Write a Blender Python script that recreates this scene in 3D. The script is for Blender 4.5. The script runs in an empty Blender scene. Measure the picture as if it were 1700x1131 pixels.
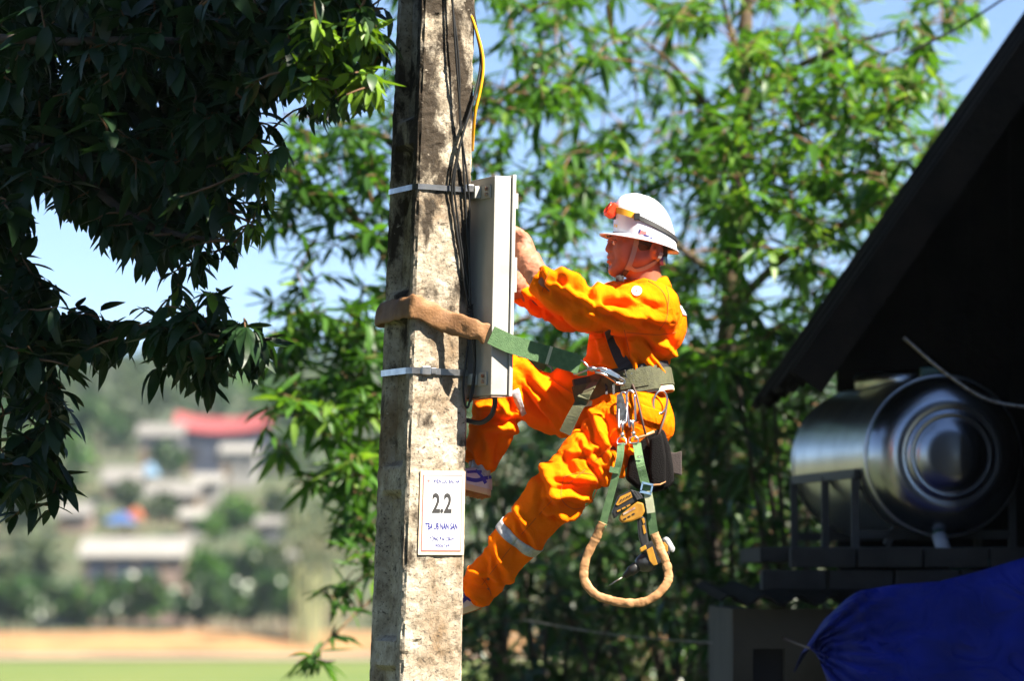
import bpy, bmesh, math, random
import numpy as np
from mathutils import Vector, Matrix, noise
from mathutils.bvhtree import BVHTree

random.seed(7); RNG = np.random.default_rng(7)
SC = bpy.context.scene
COL = SC.collection
R = math.radians

# ------------------------------------------------------------------ camera
CAMZ = 1.6
PITCH = R(3.53)                       # camera looks slightly upwards
THW = 18.0 / 135.0                    # tan of half the horizontal field of view
cam_data = bpy.data.cameras.new('camera'); cam = bpy.data.objects.new('camera', cam_data)
COL.objects.link(cam); SC.camera = cam
cam.location = (0, 0, CAMZ); cam.rotation_euler = (math.pi / 2 + PITCH, 0, 0)
cam_data.lens = 135; cam_data.sensor_width = 36; cam_data.clip_start = 0.1; cam_data.clip_end = 6000
cam_data.dof.use_dof = True; cam_data.dof.focus_distance = 13.72; cam_data.dof.aperture_fstop = 2.35

# ------------------------------------------------------------------ sky and sun
SUN_AZ, SUN_EL = 60.0, 52.0           # azimuth measured from behind the camera towards the right
to_sun = Vector((math.sin(R(SUN_AZ)) * math.cos(R(SUN_EL)), -math.cos(R(SUN_AZ)) * math.cos(R(SUN_EL)), math.sin(R(SUN_EL))))
world = bpy.data.worlds.new('World'); SC.world = world; world.use_nodes = True
wn = world.node_tree.nodes; wl = world.node_tree.links
sky = wn.new('ShaderNodeTexSky'); sky.sky_type = 'NISHITA'; sky.sun_disc = False
sky.sun_elevation = R(SUN_EL); sky.sun_rotation = math.atan2(to_sun.x, to_sun.y)
sky.altitude = 2200; sky.air_density = 0.72; sky.dust_density = 0.05; sky.ozone_density = 3.0
bg = wn['Background']; bg.inputs['Strength'].default_value = 0.05
wl.new(sky.outputs['Color'], bg.inputs['Color'])
sun_data = bpy.data.lights.new('sun', 'SUN'); sun_data.energy = 5.0; sun_data.angle = R(0.53); sun_data.color = (1.0, 0.93, 0.80)
sun = bpy.data.objects.new('sun', sun_data); COL.objects.link(sun)
sun.rotation_euler = (-to_sun).to_track_quat('-Z', 'Y').to_euler(); sun.location = (8, 4, 12)
SC.view_settings.view_transform = 'Standard'; SC.view_settings.look = 'None'
SC.view_settings.exposure = 2.08; SC.view_settings.gamma = 1.0; SC.view_settings.use_curve_mapping = False
SC.render.engine = 'CYCLES'
cy = SC.cycles
cy.max_bounces = 8; cy.diffuse_bounces = 3; cy.glossy_bounces = 3; cy.transmission_bounces = 4; cy.transparent_max_bounces = 8
cy.volume_bounces = 0; cy.use_denoising = True; cy.caustics_reflective = False; cy.caustics_refractive = False

# ------------------------------------------------------------------ pixel helpers (photograph is 1700 x 1131)
def ray(px, py):
    u = (px - 850) / 850 * THW; v = (565.5 - py) / 850 * THW
    return Vector((u, math.cos(PITCH) - v * math.sin(PITCH), math.sin(PITCH) + v * math.cos(PITCH)))
def P(px, py, Y):
    d = ray(px, py); t = Y / d.y
    return Vector((d.x * t, Y, CAMZ + d.z * t))
def ppm(Y): return 850 / THW / Y      # photograph pixels for one metre at depth Y

# ------------------------------------------------------------------ object helpers
def tag(o, label=None, cat=None, group=None, kind=None):
    if label: o['label'] = label
    if cat: o['category'] = cat
    if group: o['group'] = group
    if kind: o['kind'] = kind
    return o
def empty(name, loc=(0, 0, 0)):
    o = bpy.data.objects.new(name, None); COL.objects.link(o); o.location = loc; o.empty_display_size = 0.1
    return o
def link(name, me, m=None, parent=None, smooth=False):
    if m is not None:
        me.materials.clear()
        for q in (m if isinstance(m, (list, tuple)) else [m]): me.materials.append(q)
    o = bpy.data.objects.new(name, me); COL.objects.link(o)
    if smooth: me.polygons.foreach_set('use_smooth', np.ones(len(me.polygons), dtype=bool))
    if parent is not None:
        o.parent = parent; o.matrix_parent_inverse = Matrix.Translation(-Vector(parent.location))
    return o
def mesh_py(name, V, F):
    me = bpy.data.meshes.new(name); me.from_pydata([tuple(v) for v in V], [], F); me.update(); return me
def mesh_np(name, V, F, rnd=None):
    """V (n,3) floats, F (m,k) ints, all faces of the same size"""
    me = bpy.data.meshes.new(name); V = np.asarray(V, dtype=np.float32); F = np.asarray(F, dtype=np.int32)
    k = F.shape[1]
    me.vertices.add(len(V)); me.vertices.foreach_set('co', V.ravel())
    me.loops.add(F.size); me.loops.foreach_set('vertex_index', F.ravel())
    me.polygons.add(len(F)); me.polygons.foreach_set('loop_start', np.arange(0, F.size, k, dtype=np.int32))
    me.polygons.foreach_set('loop_total', np.full(len(F), k, dtype=np.int32))
    if rnd is not None:
        a = me.attributes.new('rnd', 'FLOAT', 'POINT'); a.data.foreach_set('value', np.asarray(rnd, dtype=np.float32))
    me.update(calc_edges=True); me.validate(); return me
def merge(*parts):
    V, F = [], []
    for v, f in parts:
        n = len(V); V += list(v); F += [tuple(i + n for i in q) for q in f]
    return V, F
def boxvf(c, s, M=None):
    c = Vector(c); x, y, z = s[0] / 2, s[1] / 2, s[2] / 2
    V = [Vector((i, j, k)) for i in (-x, x) for j in (-y, y) for k in (-z, z)]
    if M is not None: V = [M @ v for v in V]
    F = [(0, 1, 3, 2), (4, 6, 7, 5), (0, 4, 5, 1), (2, 3, 7, 6), (0, 2, 6, 4), (1, 5, 7, 3)]
    return [v + c for v in V], F
def bevel_mesh(name, V, F, w=0.004, seg=2):
    bm = bmesh.new(); vs = [bm.verts.new(v) for v in V]
    for f in F: bm.faces.new([vs[i] for i in f])
    bmesh.ops.recalc_face_normals(bm, faces=bm.faces)
    if w > 0: bmesh.ops.bevel(bm, geom=list(bm.edges), offset=w, segments=seg, affect='EDGES', profile=0.6, clamp_overlap=True)
    me = bpy.data.meshes.new(name); bm.to_mesh(me); bm.free(); return me
def frames(pts, up=None):
    n = len(pts); out = []
    ref = Vector(up) if up is not None else None
    prev = None
    for i in range(n):
        t = (pts[min(i + 1, n - 1)] - pts[max(i - 1, 0)])
        t = t.normalized() if t.length > 1e-9 else Vector((0, 0, 1))
        if ref is not None: u = ref - t * ref.dot(t)
        elif prev is None:
            u = Vector((0, 0, 1)) if abs(t.z) < 0.9 else Vector((1, 0, 0)); u = u - t * u.dot(t)
        else: u = prev - t * prev.dot(t)
        if u.length < 1e-6: u = t.orthogonal()
        u.normalize(); prev = u
        out.append((t, u, t.cross(u)))
    return out
def spline(pts, n=6):
    pts = [Vector(p) for p in pts]
    if len(pts) < 3: return [pts[0].lerp(pts[-1], i / n) for i in range(n + 1)]
    out = []
    for i in range(len(pts) - 1):
        p0 = pts[max(i - 1, 0)]; p1 = pts[i]; p2 = pts[i + 1]; p3 = pts[min(i + 2, len(pts) - 1)]
        for k in range(n):
            t = k / n
            out.append(0.5 * ((2 * p1) + (p2 - p0) * t + (2 * p0 - 5 * p1 + 4 * p2 - p3) * t * t + (3 * p1 - p0 - 3 * p2 + p3) * t ** 3))
    out.append(pts[-1]); return out
def tubevf(pts, rad, seg=8, up=None, flat=1.0, cap=True):
    """sweep of an ellipse: radius across = rad, along `up` = rad*flat"""
    pts = [Vector(p) for p in pts]; fr = frames(pts, up); V, F = [], []
    for i, p in enumerate(pts):
        r = rad[i] if isinstance(rad, (list, tuple)) else rad
        t, u, w = fr[i]
        for k in range(seg):
            a = 2 * math.pi * k / seg
            V.append(p + u * (math.cos(a) * r * flat) + w * (math.sin(a) * r))
    for i in range(len(pts) - 1):
        for k in range(seg):
            a, b = i * seg + k, i * seg + (k + 1) % seg
            F.append((a, b, b + seg, a + seg))
    if cap:
        F.append(tuple(reversed(range(seg)))); m = (len(pts) - 1) * seg; F.append(tuple(range(m, m + seg)))
    return V, F
def ribbonvf(pts, ups, width, thick, closed=False):
    """flat strap: `ups` gives the width direction at each point (or one for all)"""
    pts = [Vector(p) for p in pts]; n = len(pts); V, F = [], []
    for i, p in enumerate(pts):
        a = pts[(i + 1) % n] if (closed or i < n - 1) else p
        b = pts[i - 1] if (closed or i > 0) else p
        t = (a - b).normalized(); u = Vector(ups[i] if isinstance(ups, list) else ups)
        u = (u - t * u.dot(t)).normalized(); w = t.cross(u)
        ww = width[i] if isinstance(width, list) else width
        for s, q in ((-1, -1), (1, -1), (1, 1), (-1, 1)):
            V.append(p + u * (s * ww / 2) + w * (q * thick / 2))
    m = n if closed else n - 1
    for i in range(m):
        a = i * 4; b = ((i + 1) % n) * 4
        for k in range(4):
            F.append((a + k, a + (k + 1) % 4, b + (k + 1) % 4, b + k))
    if not closed:
        F.append((3, 2, 1, 0)); F.append((n * 4 - 4, n * 4 - 3, n * 4 - 2, n * 4 - 1))
    return V, F
def lathevf(profile, M, seg=32, close=True):
    """profile list of (r, z) swung about local z, placed by matrix M"""
    V, F = [], []
    for r, z in profile:
        for k in range(seg):
            a = 2 * math.pi * k / seg; V.append(M @ Vector((r * math.cos(a), r * math.sin(a), z)))
    for i in range(len(profile) - 1):
        for k in range(seg):
            a, b = i * seg + k, i * seg + (k + 1) % seg; F.append((a, b, b + seg, a + seg))
    if close:
        F.append(tuple(reversed(range(seg)))); m = (len(profile) - 1) * seg; F.append(tuple(range(m, m + seg)))
    return V, F
def prismvf(poly, Y, thick):
    """outline in photograph pixels at depth Y, given a real thickness away from the camera"""
    n = len(poly); V = [P(x, y, Y) for x, y in poly] + [P(x, y, Y) + Vector((0, thick, 0)) for x, y in poly]
    F = [tuple(range(n)), tuple(reversed(range(n, 2 * n)))]
    for i in range(n): F.append((i, n + i, n + (i + 1) % n, (i + 1) % n))
    return V, F
def make(name, vf, m, parent=None, bevel=0.0, smooth=False, seg=2):
    me = bevel_mesh(name, vf[0], vf[1], bevel, seg)
    return link(name, me, m, parent, smooth)
def torusvf(c, n, R0, r, seg=20, sub=6, sx=1.0, xdir=None):
    n = Vector(n).normalized(); x = Vector(xdir) if xdir is not None else n.orthogonal(); x = (x - n * x.dot(n)).normalized(); y = n.cross(x)
    V, F = [], []
    for i in range(seg):
        a = 2 * math.pi * i / seg; d = x * (math.cos(a) * sx) + y * math.sin(a); e = (x * math.cos(a) + y * math.sin(a))
        for k in range(sub):
            b = 2 * math.pi * k / sub
            V.append(Vector(c) + d * R0 + e * (r * math.cos(b)) + n * (r * math.sin(b)))
    for i in range(seg):
        for k in range(sub):
            F.append((i * sub + k, i * sub + (k + 1) % sub, ((i + 1) % seg) * sub + (k + 1) % sub, ((i + 1) % seg) * sub + k))
    return V, F

# ------------------------------------------------------------------ materials
MAT = {}
def mat(name, col, rough=0.6, metal=0.0, var=None, scale=8.0, bump=0.0, bscale=60.0, spec=0.5, detail=4.0, lo=0.35, hi=0.65, sheen=0.0, trans=0.0):
    m = bpy.data.materials.new(name); m.use_nodes = True; nt = m.node_tree; b = nt.nodes['Principled BSDF']
    b.inputs['Base Color'].default_value = (*col, 1); b.inputs['Roughness'].default_value = rough
    b.inputs['Metallic'].default_value = metal; b.inputs['Specular IOR Level'].default_value = spec
    if sheen: b.inputs['Sheen Weight'].default_value = sheen
    tc = nt.nodes.new('ShaderNodeTexCoord')
    if var is not None:
        nz = nt.nodes.new('ShaderNodeTexNoise'); nz.inputs['Scale'].default_value = scale; nz.inputs['Detail'].default_value = detail
        cr = nt.nodes.new('ShaderNodeValToRGB'); cr.color_ramp.elements[0].position = lo; cr.color_ramp.elements[1].position = hi
        cr.color_ramp.elements[0].color = (*col, 1); cr.color_ramp.elements[1].color = (*var, 1)
        nt.links.new(tc.outputs['Object'], nz.inputs['Vector']); nt.links.new(nz.outputs['Fac'], cr.inputs['Fac'])
        nt.links.new(cr.outputs['Color'], b.inputs['Base Color'])
    if bump:
        n2 = nt.nodes.new('ShaderNodeTexNoise'); n2.inputs['Scale'].default_value = bscale; n2.inputs['Detail'].default_value = 5
        bp = nt.nodes.new('ShaderNodeBump'); bp.inputs['Strength'].default_value = bump; bp.inputs['Distance'].default_value = 0.01
        nt.links.new(tc.outputs['Object'], n2.inputs['Vector']); nt.links.new(n2.outputs['Fac'], bp.inputs['Height'])
        nt.links.new(bp.outputs['Normal'], b.inputs['Normal'])
    if trans:
        tr = nt.nodes.new('ShaderNodeBsdfTranslucent'); mx = nt.nodes.new('ShaderNodeMixShader'); mx.inputs[0].default_value = trans
        src = b.inputs['Base Color'].links[0].from_socket if b.inputs['Base Color'].links else None
        if src: nt.links.new(src, tr.inputs['Color'])
        else: tr.inputs['Color'].default_value = (*col, 1)
        nt.links.new(b.outputs[0], mx.inputs[1]); nt.links.new(tr.outputs[0], mx.inputs[2])
        nt.links.new(mx.outputs[0], nt.nodes['Material Output'].inputs['Surface'])
    MAT[name] = m; return m
def leafmat(name, stops, tcol, trans=0.35, rough=0.35, spec=0.5):
    m = bpy.data.materials.new(name); m.use_nodes = True; nt = m.node_tree; b = nt.nodes['Principled BSDF']
    at = nt.nodes.new('ShaderNodeAttribute'); at.attribute_name = 'rnd'
    cr = nt.nodes.new('ShaderNodeValToRGB'); cr.color_ramp.elements[0].position = stops[0][0]; cr.color_ramp.elements[0].color = (*stops[0][1], 1)
    cr.color_ramp.elements[1].position = stops[-1][0]; cr.color_ramp.elements[1].color = (*stops[-1][1], 1)
    for p, c in stops[1:-1]:
        e = cr.color_ramp.elements.new(p); e.color = (*c, 1)
    nt.links.new(at.outputs['Fac'], cr.inputs['Fac']); nt.links.new(cr.outputs['Color'], b.inputs['Base Color'])
    b.inputs['Roughness'].default_value = rough; b.inputs['Specular IOR Level'].default_value = spec
    tr = nt.nodes.new('ShaderNodeBsdfTranslucent'); mul = nt.nodes.new('ShaderNodeMix'); mul.data_type = 'RGBA'; mul.blend_type = 'MULTIPLY'
    mul.inputs[0].default_value = 1.0; mul.inputs[7].default_value = (*tcol, 1)
    nt.links.new(cr.outputs['Color'], mul.inputs[6]); nt.links.new(mul.outputs[2], tr.inputs['Color'])
    mx = nt.nodes.new('ShaderNodeMixShader'); mx.inputs[0].default_value = trans
    nt.links.new(b.outputs[0], mx.inputs[1]); nt.links.new(tr.outputs[0], mx.inputs[2])
    nt.links.new(mx.outputs[0], nt.nodes['Material Output'].inputs['Surface'])
    MAT[name] = m; return m

def concrete():
    m = bpy.data.materials.new('weathered_concrete'); m.use_nodes = True; nt = m.node_tree; b = nt.nodes['Principled BSDF']; N = nt.nodes.new; L = nt.links.new
    tc = N('ShaderNodeTexCoord'); mp = N('ShaderNodeMapping'); L(tc.outputs['Object'], mp.inputs['Vector'])
    def nz(s, d=6, sc=(1, 1, 1), dist=0.0):
        q = N('ShaderNodeMapping'); q.inputs['Scale'].default_value = sc; L(tc.outputs['Object'], q.inputs['Vector'])
        n = N('ShaderNodeTexNoise'); n.inputs['Scale'].default_value = s; n.inputs['Detail'].default_value = d; n.inputs['Distortion'].default_value = dist
        n.inputs['Roughness'].default_value = 0.65
        L(q.outputs[0], n.inputs['Vector']); return n.outputs['Fac']
    def ramp(src, stops):
        r = N('ShaderNodeValToRGB'); els = r.color_ramp.elements
        els[0].position, els[0].color = stops[0][0], (*stops[0][1], 1); els[1].position, els[1].color = stops[-1][0], (*stops[-1][1], 1)
        for p, c in stops[1:-1]:
            e = els.new(p); e.color = (*c, 1)
        L(src, r.inputs['Fac']); return r.outputs['Color']
    def mix(f, a, c, mode='MIX'):
        x = N('ShaderNodeMix'); x.data_type = 'RGBA'; x.blend_type = mode
        if isinstance(f, (int, float)): x.inputs[0].default_value = f
        else: L(f, x.inputs[0])
        L(a, x.inputs[6]); L(c, x.inputs[7]); return x.outputs[2]
    def rgb(c):
        r = N('ShaderNodeRGB'); r.outputs[0].default_value = (*c, 1); return r.outputs[0]
    def val(src, a, c):
        r = N('ShaderNodeMapRange'); r.inputs[1].default_value = a; r.inputs[2].default_value = c; L(src, r.inputs[0]); return r.outputs[0]
    base = ramp(nz(14, 8), [(0.3, (0.16, 0.125, 0.087)), (0.46, (0.36, 0.30, 0.225)), (0.66, (0.54, 0.47, 0.375))])
    rust = mix(val(nz(3.2, 7, (1, 1, 0.6), 0.6), 0.53, 0.70), base, rgb((0.20, 0.125, 0.065)))
    # grime grows with height, where the pole is oldest and rain runs down
    sx = N('ShaderNodeSeparateXYZ'); L(tc.outputs['Object'], sx.inputs[0])
    hgt = N('ShaderNodeMapRange'); hgt.inputs[1].default_value = 2.2; hgt.inputs[2].default_value = 3.0; L(sx.outputs['Z'], hgt.inputs[0])
    g = nz(6, 9, (1.5, 1.5, 0.75), 0.3)
    gm = N('ShaderNodeMath'); gm.operation = 'MULTIPLY_ADD'; L(hgt.outputs[0], gm.inputs[0]); gm.inputs[1].default_value = 0.11; L(g, gm.inputs[2])
    grime = mix(val(gm.outputs[0], 0.545, 0.65), rust, rgb((0.045, 0.034, 0.024)))
    speck = mix(val(nz(85, 4), 0.56, 0.68), grime, rgb((0.06, 0.05, 0.04)))
    pale = mix(val(nz(55, 2), 0.66, 0.80), speck, rgb((0.5, 0.43, 0.34)))
    L(pale, b.inputs['Base Color']); b.inputs['Roughness'].default_value = 0.93; b.inputs['Specular IOR Level'].default_value = 0.2
    n1 = nz(45, 8); n2 = nz(130, 4); ad = N('ShaderNodeMath'); ad.operation = 'MULTIPLY_ADD'; L(n2, ad.inputs[0]); ad.inputs[1].default_value = 0.5; L(n1, ad.inputs[2])
    bp = N('ShaderNodeBump'); bp.inputs['Strength'].default_value = 0.8; bp.inputs['Distance'].default_value = 0.006
    L(ad.outputs[0], bp.inputs['Height']); L(bp.outputs['Normal'], b.inputs['Normal'])
    MAT['concrete'] = m; return m
concrete()
mat('steel', (0.62, 0.62, 0.63), 0.28, 1.0, var=(0.42, 0.42, 0.44), scale=30, bump=0.08, bscale=80)
mat('dull_steel', (0.30, 0.29, 0.28), 0.42, 1.0, var=(0.16, 0.13, 0.11), scale=60)
mat('band_steel', (0.66, 0.66, 0.66), 0.34, 1.0, var=(0.45, 0.45, 0.46), scale=18, bump=0.1, bscale=40)
mat('box_paint', (0.47, 0.455, 0.42), 0.5, var=(0.27, 0.235, 0.19), scale=5, bump=0.06, bscale=120, lo=0.45, hi=0.85, detail=9)
mat('box_rust', (0.28, 0.09, 0.04), 0.8, var=(0.45, 0.36, 0.28), scale=40)
mat('black_rubber', (0.012, 0.012, 0.012), 0.45)
mat('yellow_cable', (0.75, 0.36, 0.01), 0.4)
mat('sign_white', (0.74, 0.74, 0.76), 0.5, var=(0.66, 0.65, 0.64), scale=20)
mat('sign_frame', (0.72, 0.52, 0.34), 0.8, var=(0.8, 0.62, 0.45), scale=60)
mat('sign_red', (0.6, 0.18, 0.17), 0.6)
mat('sign_blue', (0.012, 0.012, 0.20), 0.6)
mat('sign_grey', (0.03, 0.028, 0.028), 0.6)
mat('orange_cloth', (1.0, 0.188, 0.0), 0.9, var=(0.97, 0.158, 0.0), scale=9, bump=0.22, bscale=170, spec=0.06, sheen=0.0, trans=0.06)
def crease_bump(m, sc_=13, st_=.45, di_=.028):
    nt = m.node_tree; b = nt.nodes['Principled BSDF']; old = b.inputs['Normal'].links[0].from_node
    tc = nt.nodes.new('ShaderNodeTexCoord'); n1 = nt.nodes.new('ShaderNodeTexNoise'); n1.inputs['Scale'].default_value = sc_; n1.inputs['Detail'].default_value = 1.5; n1.inputs['Distortion'].default_value = 1.4
    ab = nt.nodes.new('ShaderNodeMath'); ab.operation = 'SUBTRACT'; ab.inputs[1].default_value = .5; a2 = nt.nodes.new('ShaderNodeMath'); a2.operation = 'ABSOLUTE'
    bp = nt.nodes.new('ShaderNodeBump'); bp.invert = True; bp.inputs['Strength'].default_value = st_; bp.inputs['Distance'].default_value = di_
    nt.links.new(tc.outputs['Object'], n1.inputs['Vector']); nt.links.new(n1.outputs['Fac'], ab.inputs[0]); nt.links.new(ab.outputs[0], a2.inputs[0]); nt.links.new(a2.outputs[0], bp.inputs['Height']); nt.links.new(bp.outputs['Normal'], old.inputs['Normal'])
crease_bump(MAT['orange_cloth'])
mat('reflective', (0.52, 0.52, 0.53), 0.45, 0.0, var=(0.36, 0.36, 0.38), scale=90, bump=0.15, bscale=150)
mat('skin', (0.27, 0.105, 0.052), 0.48, var=(0.19, 0.068, 0.034), scale=22, bump=0.06, bscale=160, spec=0.45)
mat('stitch', (0.70, 0.095, 0.0), 0.9)
mat('lip', (0.33, 0.075, 0.05), 0.4)
mat('hair', (0.012, 0.010, 0.009), 0.5, bump=0.5, bscale=220)
mat('eye_white', (0.55, 0.50, 0.46), 0.15)
mat('eye_dark', (0.012, 0.008, 0.006), 0.1)
mat('glove_leather', (0.36, 0.145, 0.08), 0.62, var=(0.28, 0.11, 0.06), scale=14, bump=0.2, bscale=90)
mat('helmet_white', (0.66, 0.66, 0.71), 0.14, var=(0.64, 0.64, 0.69), scale=12, spec=0.55)
mat('black_web', (0.016, 0.015, 0.016), 0.6, bump=0.25, bscale=260)
mat('grey_web', (0.20, 0.20, 0.19), 0.7, bump=0.25, bscale=260)
mat('olive_web', (0.085, 0.085, 0.038), 0.75, var=(0.06, 0.06, 0.028), scale=60, bump=0.3, bscale=260)
mat('green_web', (0.10, 0.19, 0.075), 0.75, var=(0.07, 0.145, 0.055), scale=50, bump=0.3, bscale=260)
mat('faded_web', (0.55, 0.55, 0.36), 0.75, bump=0.3, bscale=260)
mat('brown_sleeve', (0.30, 0.145, 0.055), 0.7, var=(0.19, 0.088, 0.034), scale=16, bump=0.25, bscale=110)
mat('tan_sleeve', (0.47, 0.245, 0.10), 0.6, var=(0.37, 0.18, 0.07), scale=22, bump=0.2, bscale=110)
mat('brown_cord', (0.055, 0.026, 0.018), 0.65)
mat('red_plastic', (0.72, 0.05, 0.012), 0.35)
mat('yellow_strap', (0.80, 0.42, 0.03), 0.5)
mat('purple_plastic', (0.10, 0.07, 0.35), 0.3)
mat('teal_plastic', (0.12, 0.42, 0.50), 0.25)
mat('shoe_white', (0.74, 0.73, 0.72), 0.5, var=(0.66, 0.64, 0.61), scale=30)
mat('shoe_blue', (0.035, 0.05, 0.36), 0.45)
mat('gum_sole', (0.42, 0.17, 0.05), 0.65, var=(0.33, 0.12, 0.035), scale=40)
mat('sole_side', (0.76, 0.60, 0.36), 0.6)
mat('drill_yellow', (0.50, 0.24, 0.02), 0.42, var=(0.36, 0.17, 0.018), scale=30)
mat('drill_black', (0.018, 0.018, 0.018), 0.5)
mat('drill_grey', (0.10, 0.10, 0.105), 0.45, 0.6, var=(0.06, 0.06, 0.06), scale=60)
mat('black_bag', (0.009, 0.008, 0.008), 0.9, bump=0.5, bscale=240, spec=0.1)
mat('bag_flap', (0.055, 0.040, 0.036), 0.85, bump=0.3, bscale=200)
mat('blue_buckle', (0.35, 0.50, 0.66), 0.3, 0.7)
mat('copper_pin', (0.62, 0.30, 0.14), 0.35, 0.2)
mat('bark', (0.055, 0.038, 0.025), 0.9, var=(0.025, 0.018, 0.013), scale=18, bump=0.6, bscale=45)
mat('pale_bark', (0.13, 0.085, 0.04), 0.9, var=(0.035, 0.026, 0.02), scale=12, bump=0.5, bscale=40)
mat('twig', (0.14, 0.07, 0.03), 0.8)
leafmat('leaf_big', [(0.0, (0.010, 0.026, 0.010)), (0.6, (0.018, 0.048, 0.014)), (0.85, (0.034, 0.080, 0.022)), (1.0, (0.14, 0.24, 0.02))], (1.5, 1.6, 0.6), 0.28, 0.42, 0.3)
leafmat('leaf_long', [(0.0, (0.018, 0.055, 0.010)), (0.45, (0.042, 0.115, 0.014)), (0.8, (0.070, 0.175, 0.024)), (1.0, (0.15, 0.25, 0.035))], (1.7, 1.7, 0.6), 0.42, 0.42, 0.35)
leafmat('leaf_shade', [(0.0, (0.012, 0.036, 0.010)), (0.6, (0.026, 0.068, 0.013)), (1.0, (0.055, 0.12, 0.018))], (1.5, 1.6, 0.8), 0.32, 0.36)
leafmat('leaf_far', [(0.0, (0.018, 0.036, 0.012)), (0.6, (0.036, 0.062, 0.018)), (1.0, (0.06, 0.09, 0.02))], (1.3, 1.3, 0.9), 0.25, 0.6)
# ================================================================== terrain
def sstep(a, b, x):
    t = min(1, max(0, (x - a) / (b - a))); return t * t * (3 - 2 * t)
def ground_z(x, y):
    z = -3.7 * sstep(24, 120, y)
    z += 1.3 * sstep(258, 266, y)                          # earth bank behind the lane
    z += 4.2 * sstep(286, 330, y)
    z += 14.5 * sstep(320, 470, y)
    z += 26 * sstep(470, 720, y) * (0.8 + 0.25 * noise.noise(Vector((x * 0.004, y * 0.004, 0))))
    z += 42 * sstep(700, 1500, y) * (0.6 + 0.6 * noise.noise(Vector((x * 0.0016 + 3, y * 0.001, 2))))
    if y > 290: z += sstep(290, 380, y) * 0.7 * noise.noise(Vector((x * 0.03, y * 0.03, 5)))
    return z
def grid_sheet(name, xs, ys, zf, m):
    nx = len(xs); V = [(x * (1 + max(0, y) * 0.002), y, zf(x * (1 + max(0, y) * 0.002), y)) for y in ys for x in xs]
    F = [(j * nx + i, j * nx + i + 1, (j + 1) * nx + i + 1, (j + 1) * nx + i) for j in range(len(ys) - 1) for i in range(nx - 1)]
    return link(name, mesh_py(name, V, F), m, None, True)
def ground_material():
    m = bpy.data.materials.new('ground_cover'); m.use_nodes = True; nt = m.node_tree; b = nt.nodes['Principled BSDF']; N = nt.nodes.new; L = nt.links.new
    tc = N('ShaderNodeTexCoord')
    n1 = N('ShaderNodeTexNoise'); n1.inputs['Scale'].default_value = 0.09; n1.inputs['Detail'].default_value = 8; L(tc.outputs['Object'], n1.inputs['Vector'])
    r = N('ShaderNodeValToRGB'); e = r.color_ramp.elements
    e[0].position, e[0].color = 0.36, (0.030, 0.046, 0.016, 1); e[1].position, e[1].color = 0.66, (0.085, 0.062, 0.036, 1)
    k = e.new(0.5); k.color = (0.045, 0.056, 0.020, 1)
    L(n1.outputs['Fac'], r.inputs['Fac']); L(r.outputs['Color'], b.inputs['Base Color']); b.inputs['Roughness'].default_value = 0.95
    return m
ys = [-40, -10, 0, 8, 16, 24, 32, 45, 60, 80, 100, 120, 150, 200, 240, 256, 258, 260, 262, 264, 266, 270, 280, 286] + list(range(292, 480, 6)) + list(range(480, 1600, 28)) + [1700, 2000, 2600]
g = grid_sheet('ground', [i * 9 for i in range(-40, 41)], ys, ground_z, ground_material()); tag(g, kind='structure')
mat('field_green', (0.065, 0.105, 0.010), 0.9, var=(0.105, 0.125, 0.016), scale=0.12, bump=0.4, bscale=8)
mat('lane_dust', (0.29, 0.22, 0.17), 0.95, var=(0.24, 0.18, 0.14), scale=0.5)
mat('earth_bank', (0.29, 0.155, 0.06), 0.95, var=(0.2, 0.105, 0.04), scale=0.35, bump=0.5, bscale=3)
f = grid_sheet('field', [i * 6 for i in range(-20, 21)], [150, 180, 210, 230, 243], lambda x, y: ground_z(x, y) + 0.05 + 0.05 * noise.noise(Vector((x * .2, y * .2, 0))), MAT['field_green']); tag(f, kind='structure')
f = grid_sheet('lane', [i * 6 for i in range(-20, 21)], [245, 249, 253, 257], lambda x, y: ground_z(x, y) + 0.12, MAT['lane_dust']); tag(f, kind='structure')
f = grid_sheet('earth_bank', [i * 2 for i in range(-60, 61)], [258, 260, 262, 264, 266, 268], lambda x, y: ground_z(x, y) + 0.15 + 0.25 * noise.noise(Vector((x * .35, y * .4, 3))), MAT['earth_bank']); tag(f, kind='structure')

# ================================================================== far village
for n_, c_, v_ in (('plaster_grey', (0.42, 0.42, 0.42), (0.33, 0.33, 0.34)), ('plaster_white', (0.72, 0.70, 0.66), (0.62, 0.58, 0.53)), ('plaster_pink', (0.55, 0.38, 0.32), (0.62, 0.45, 0.36)),
                   ('roof_grey', (0.42, 0.40, 0.37), (0.34, 0.32, 0.30)), ('roof_red', (0.66, 0.12, 0.13), (0.52, 0.10, 0.10)), ('roof_pale', (0.60, 0.57, 0.52), (0.5, 0.48, 0.44)),
                   ('wall_blue', (0.12, 0.15, 0.24), (0.09, 0.11, 0.18)), ('tarp_sky', (0.25, 0.46, 0.72), (0.3, 0.52, 0.76)), ('tarp_blue_far', (0.06, 0.20, 0.62), (0.05, 0.16, 0.5)),
                   ('canvas_orange', (0.70, 0.16, 0.05), (0.6, 0.13, 0.04)), ('window_dark', (0.03, 0.035, 0.05), (0.05, 0.05, 0.07)), ('timber_tan', (0.50, 0.36, 0.22), (0.4, 0.28, 0.17))):
    mat(n_, tuple(k * .36 for k in c_), 0.85, var=tuple(k * .36 for k in v_), scale=0.8)
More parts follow.
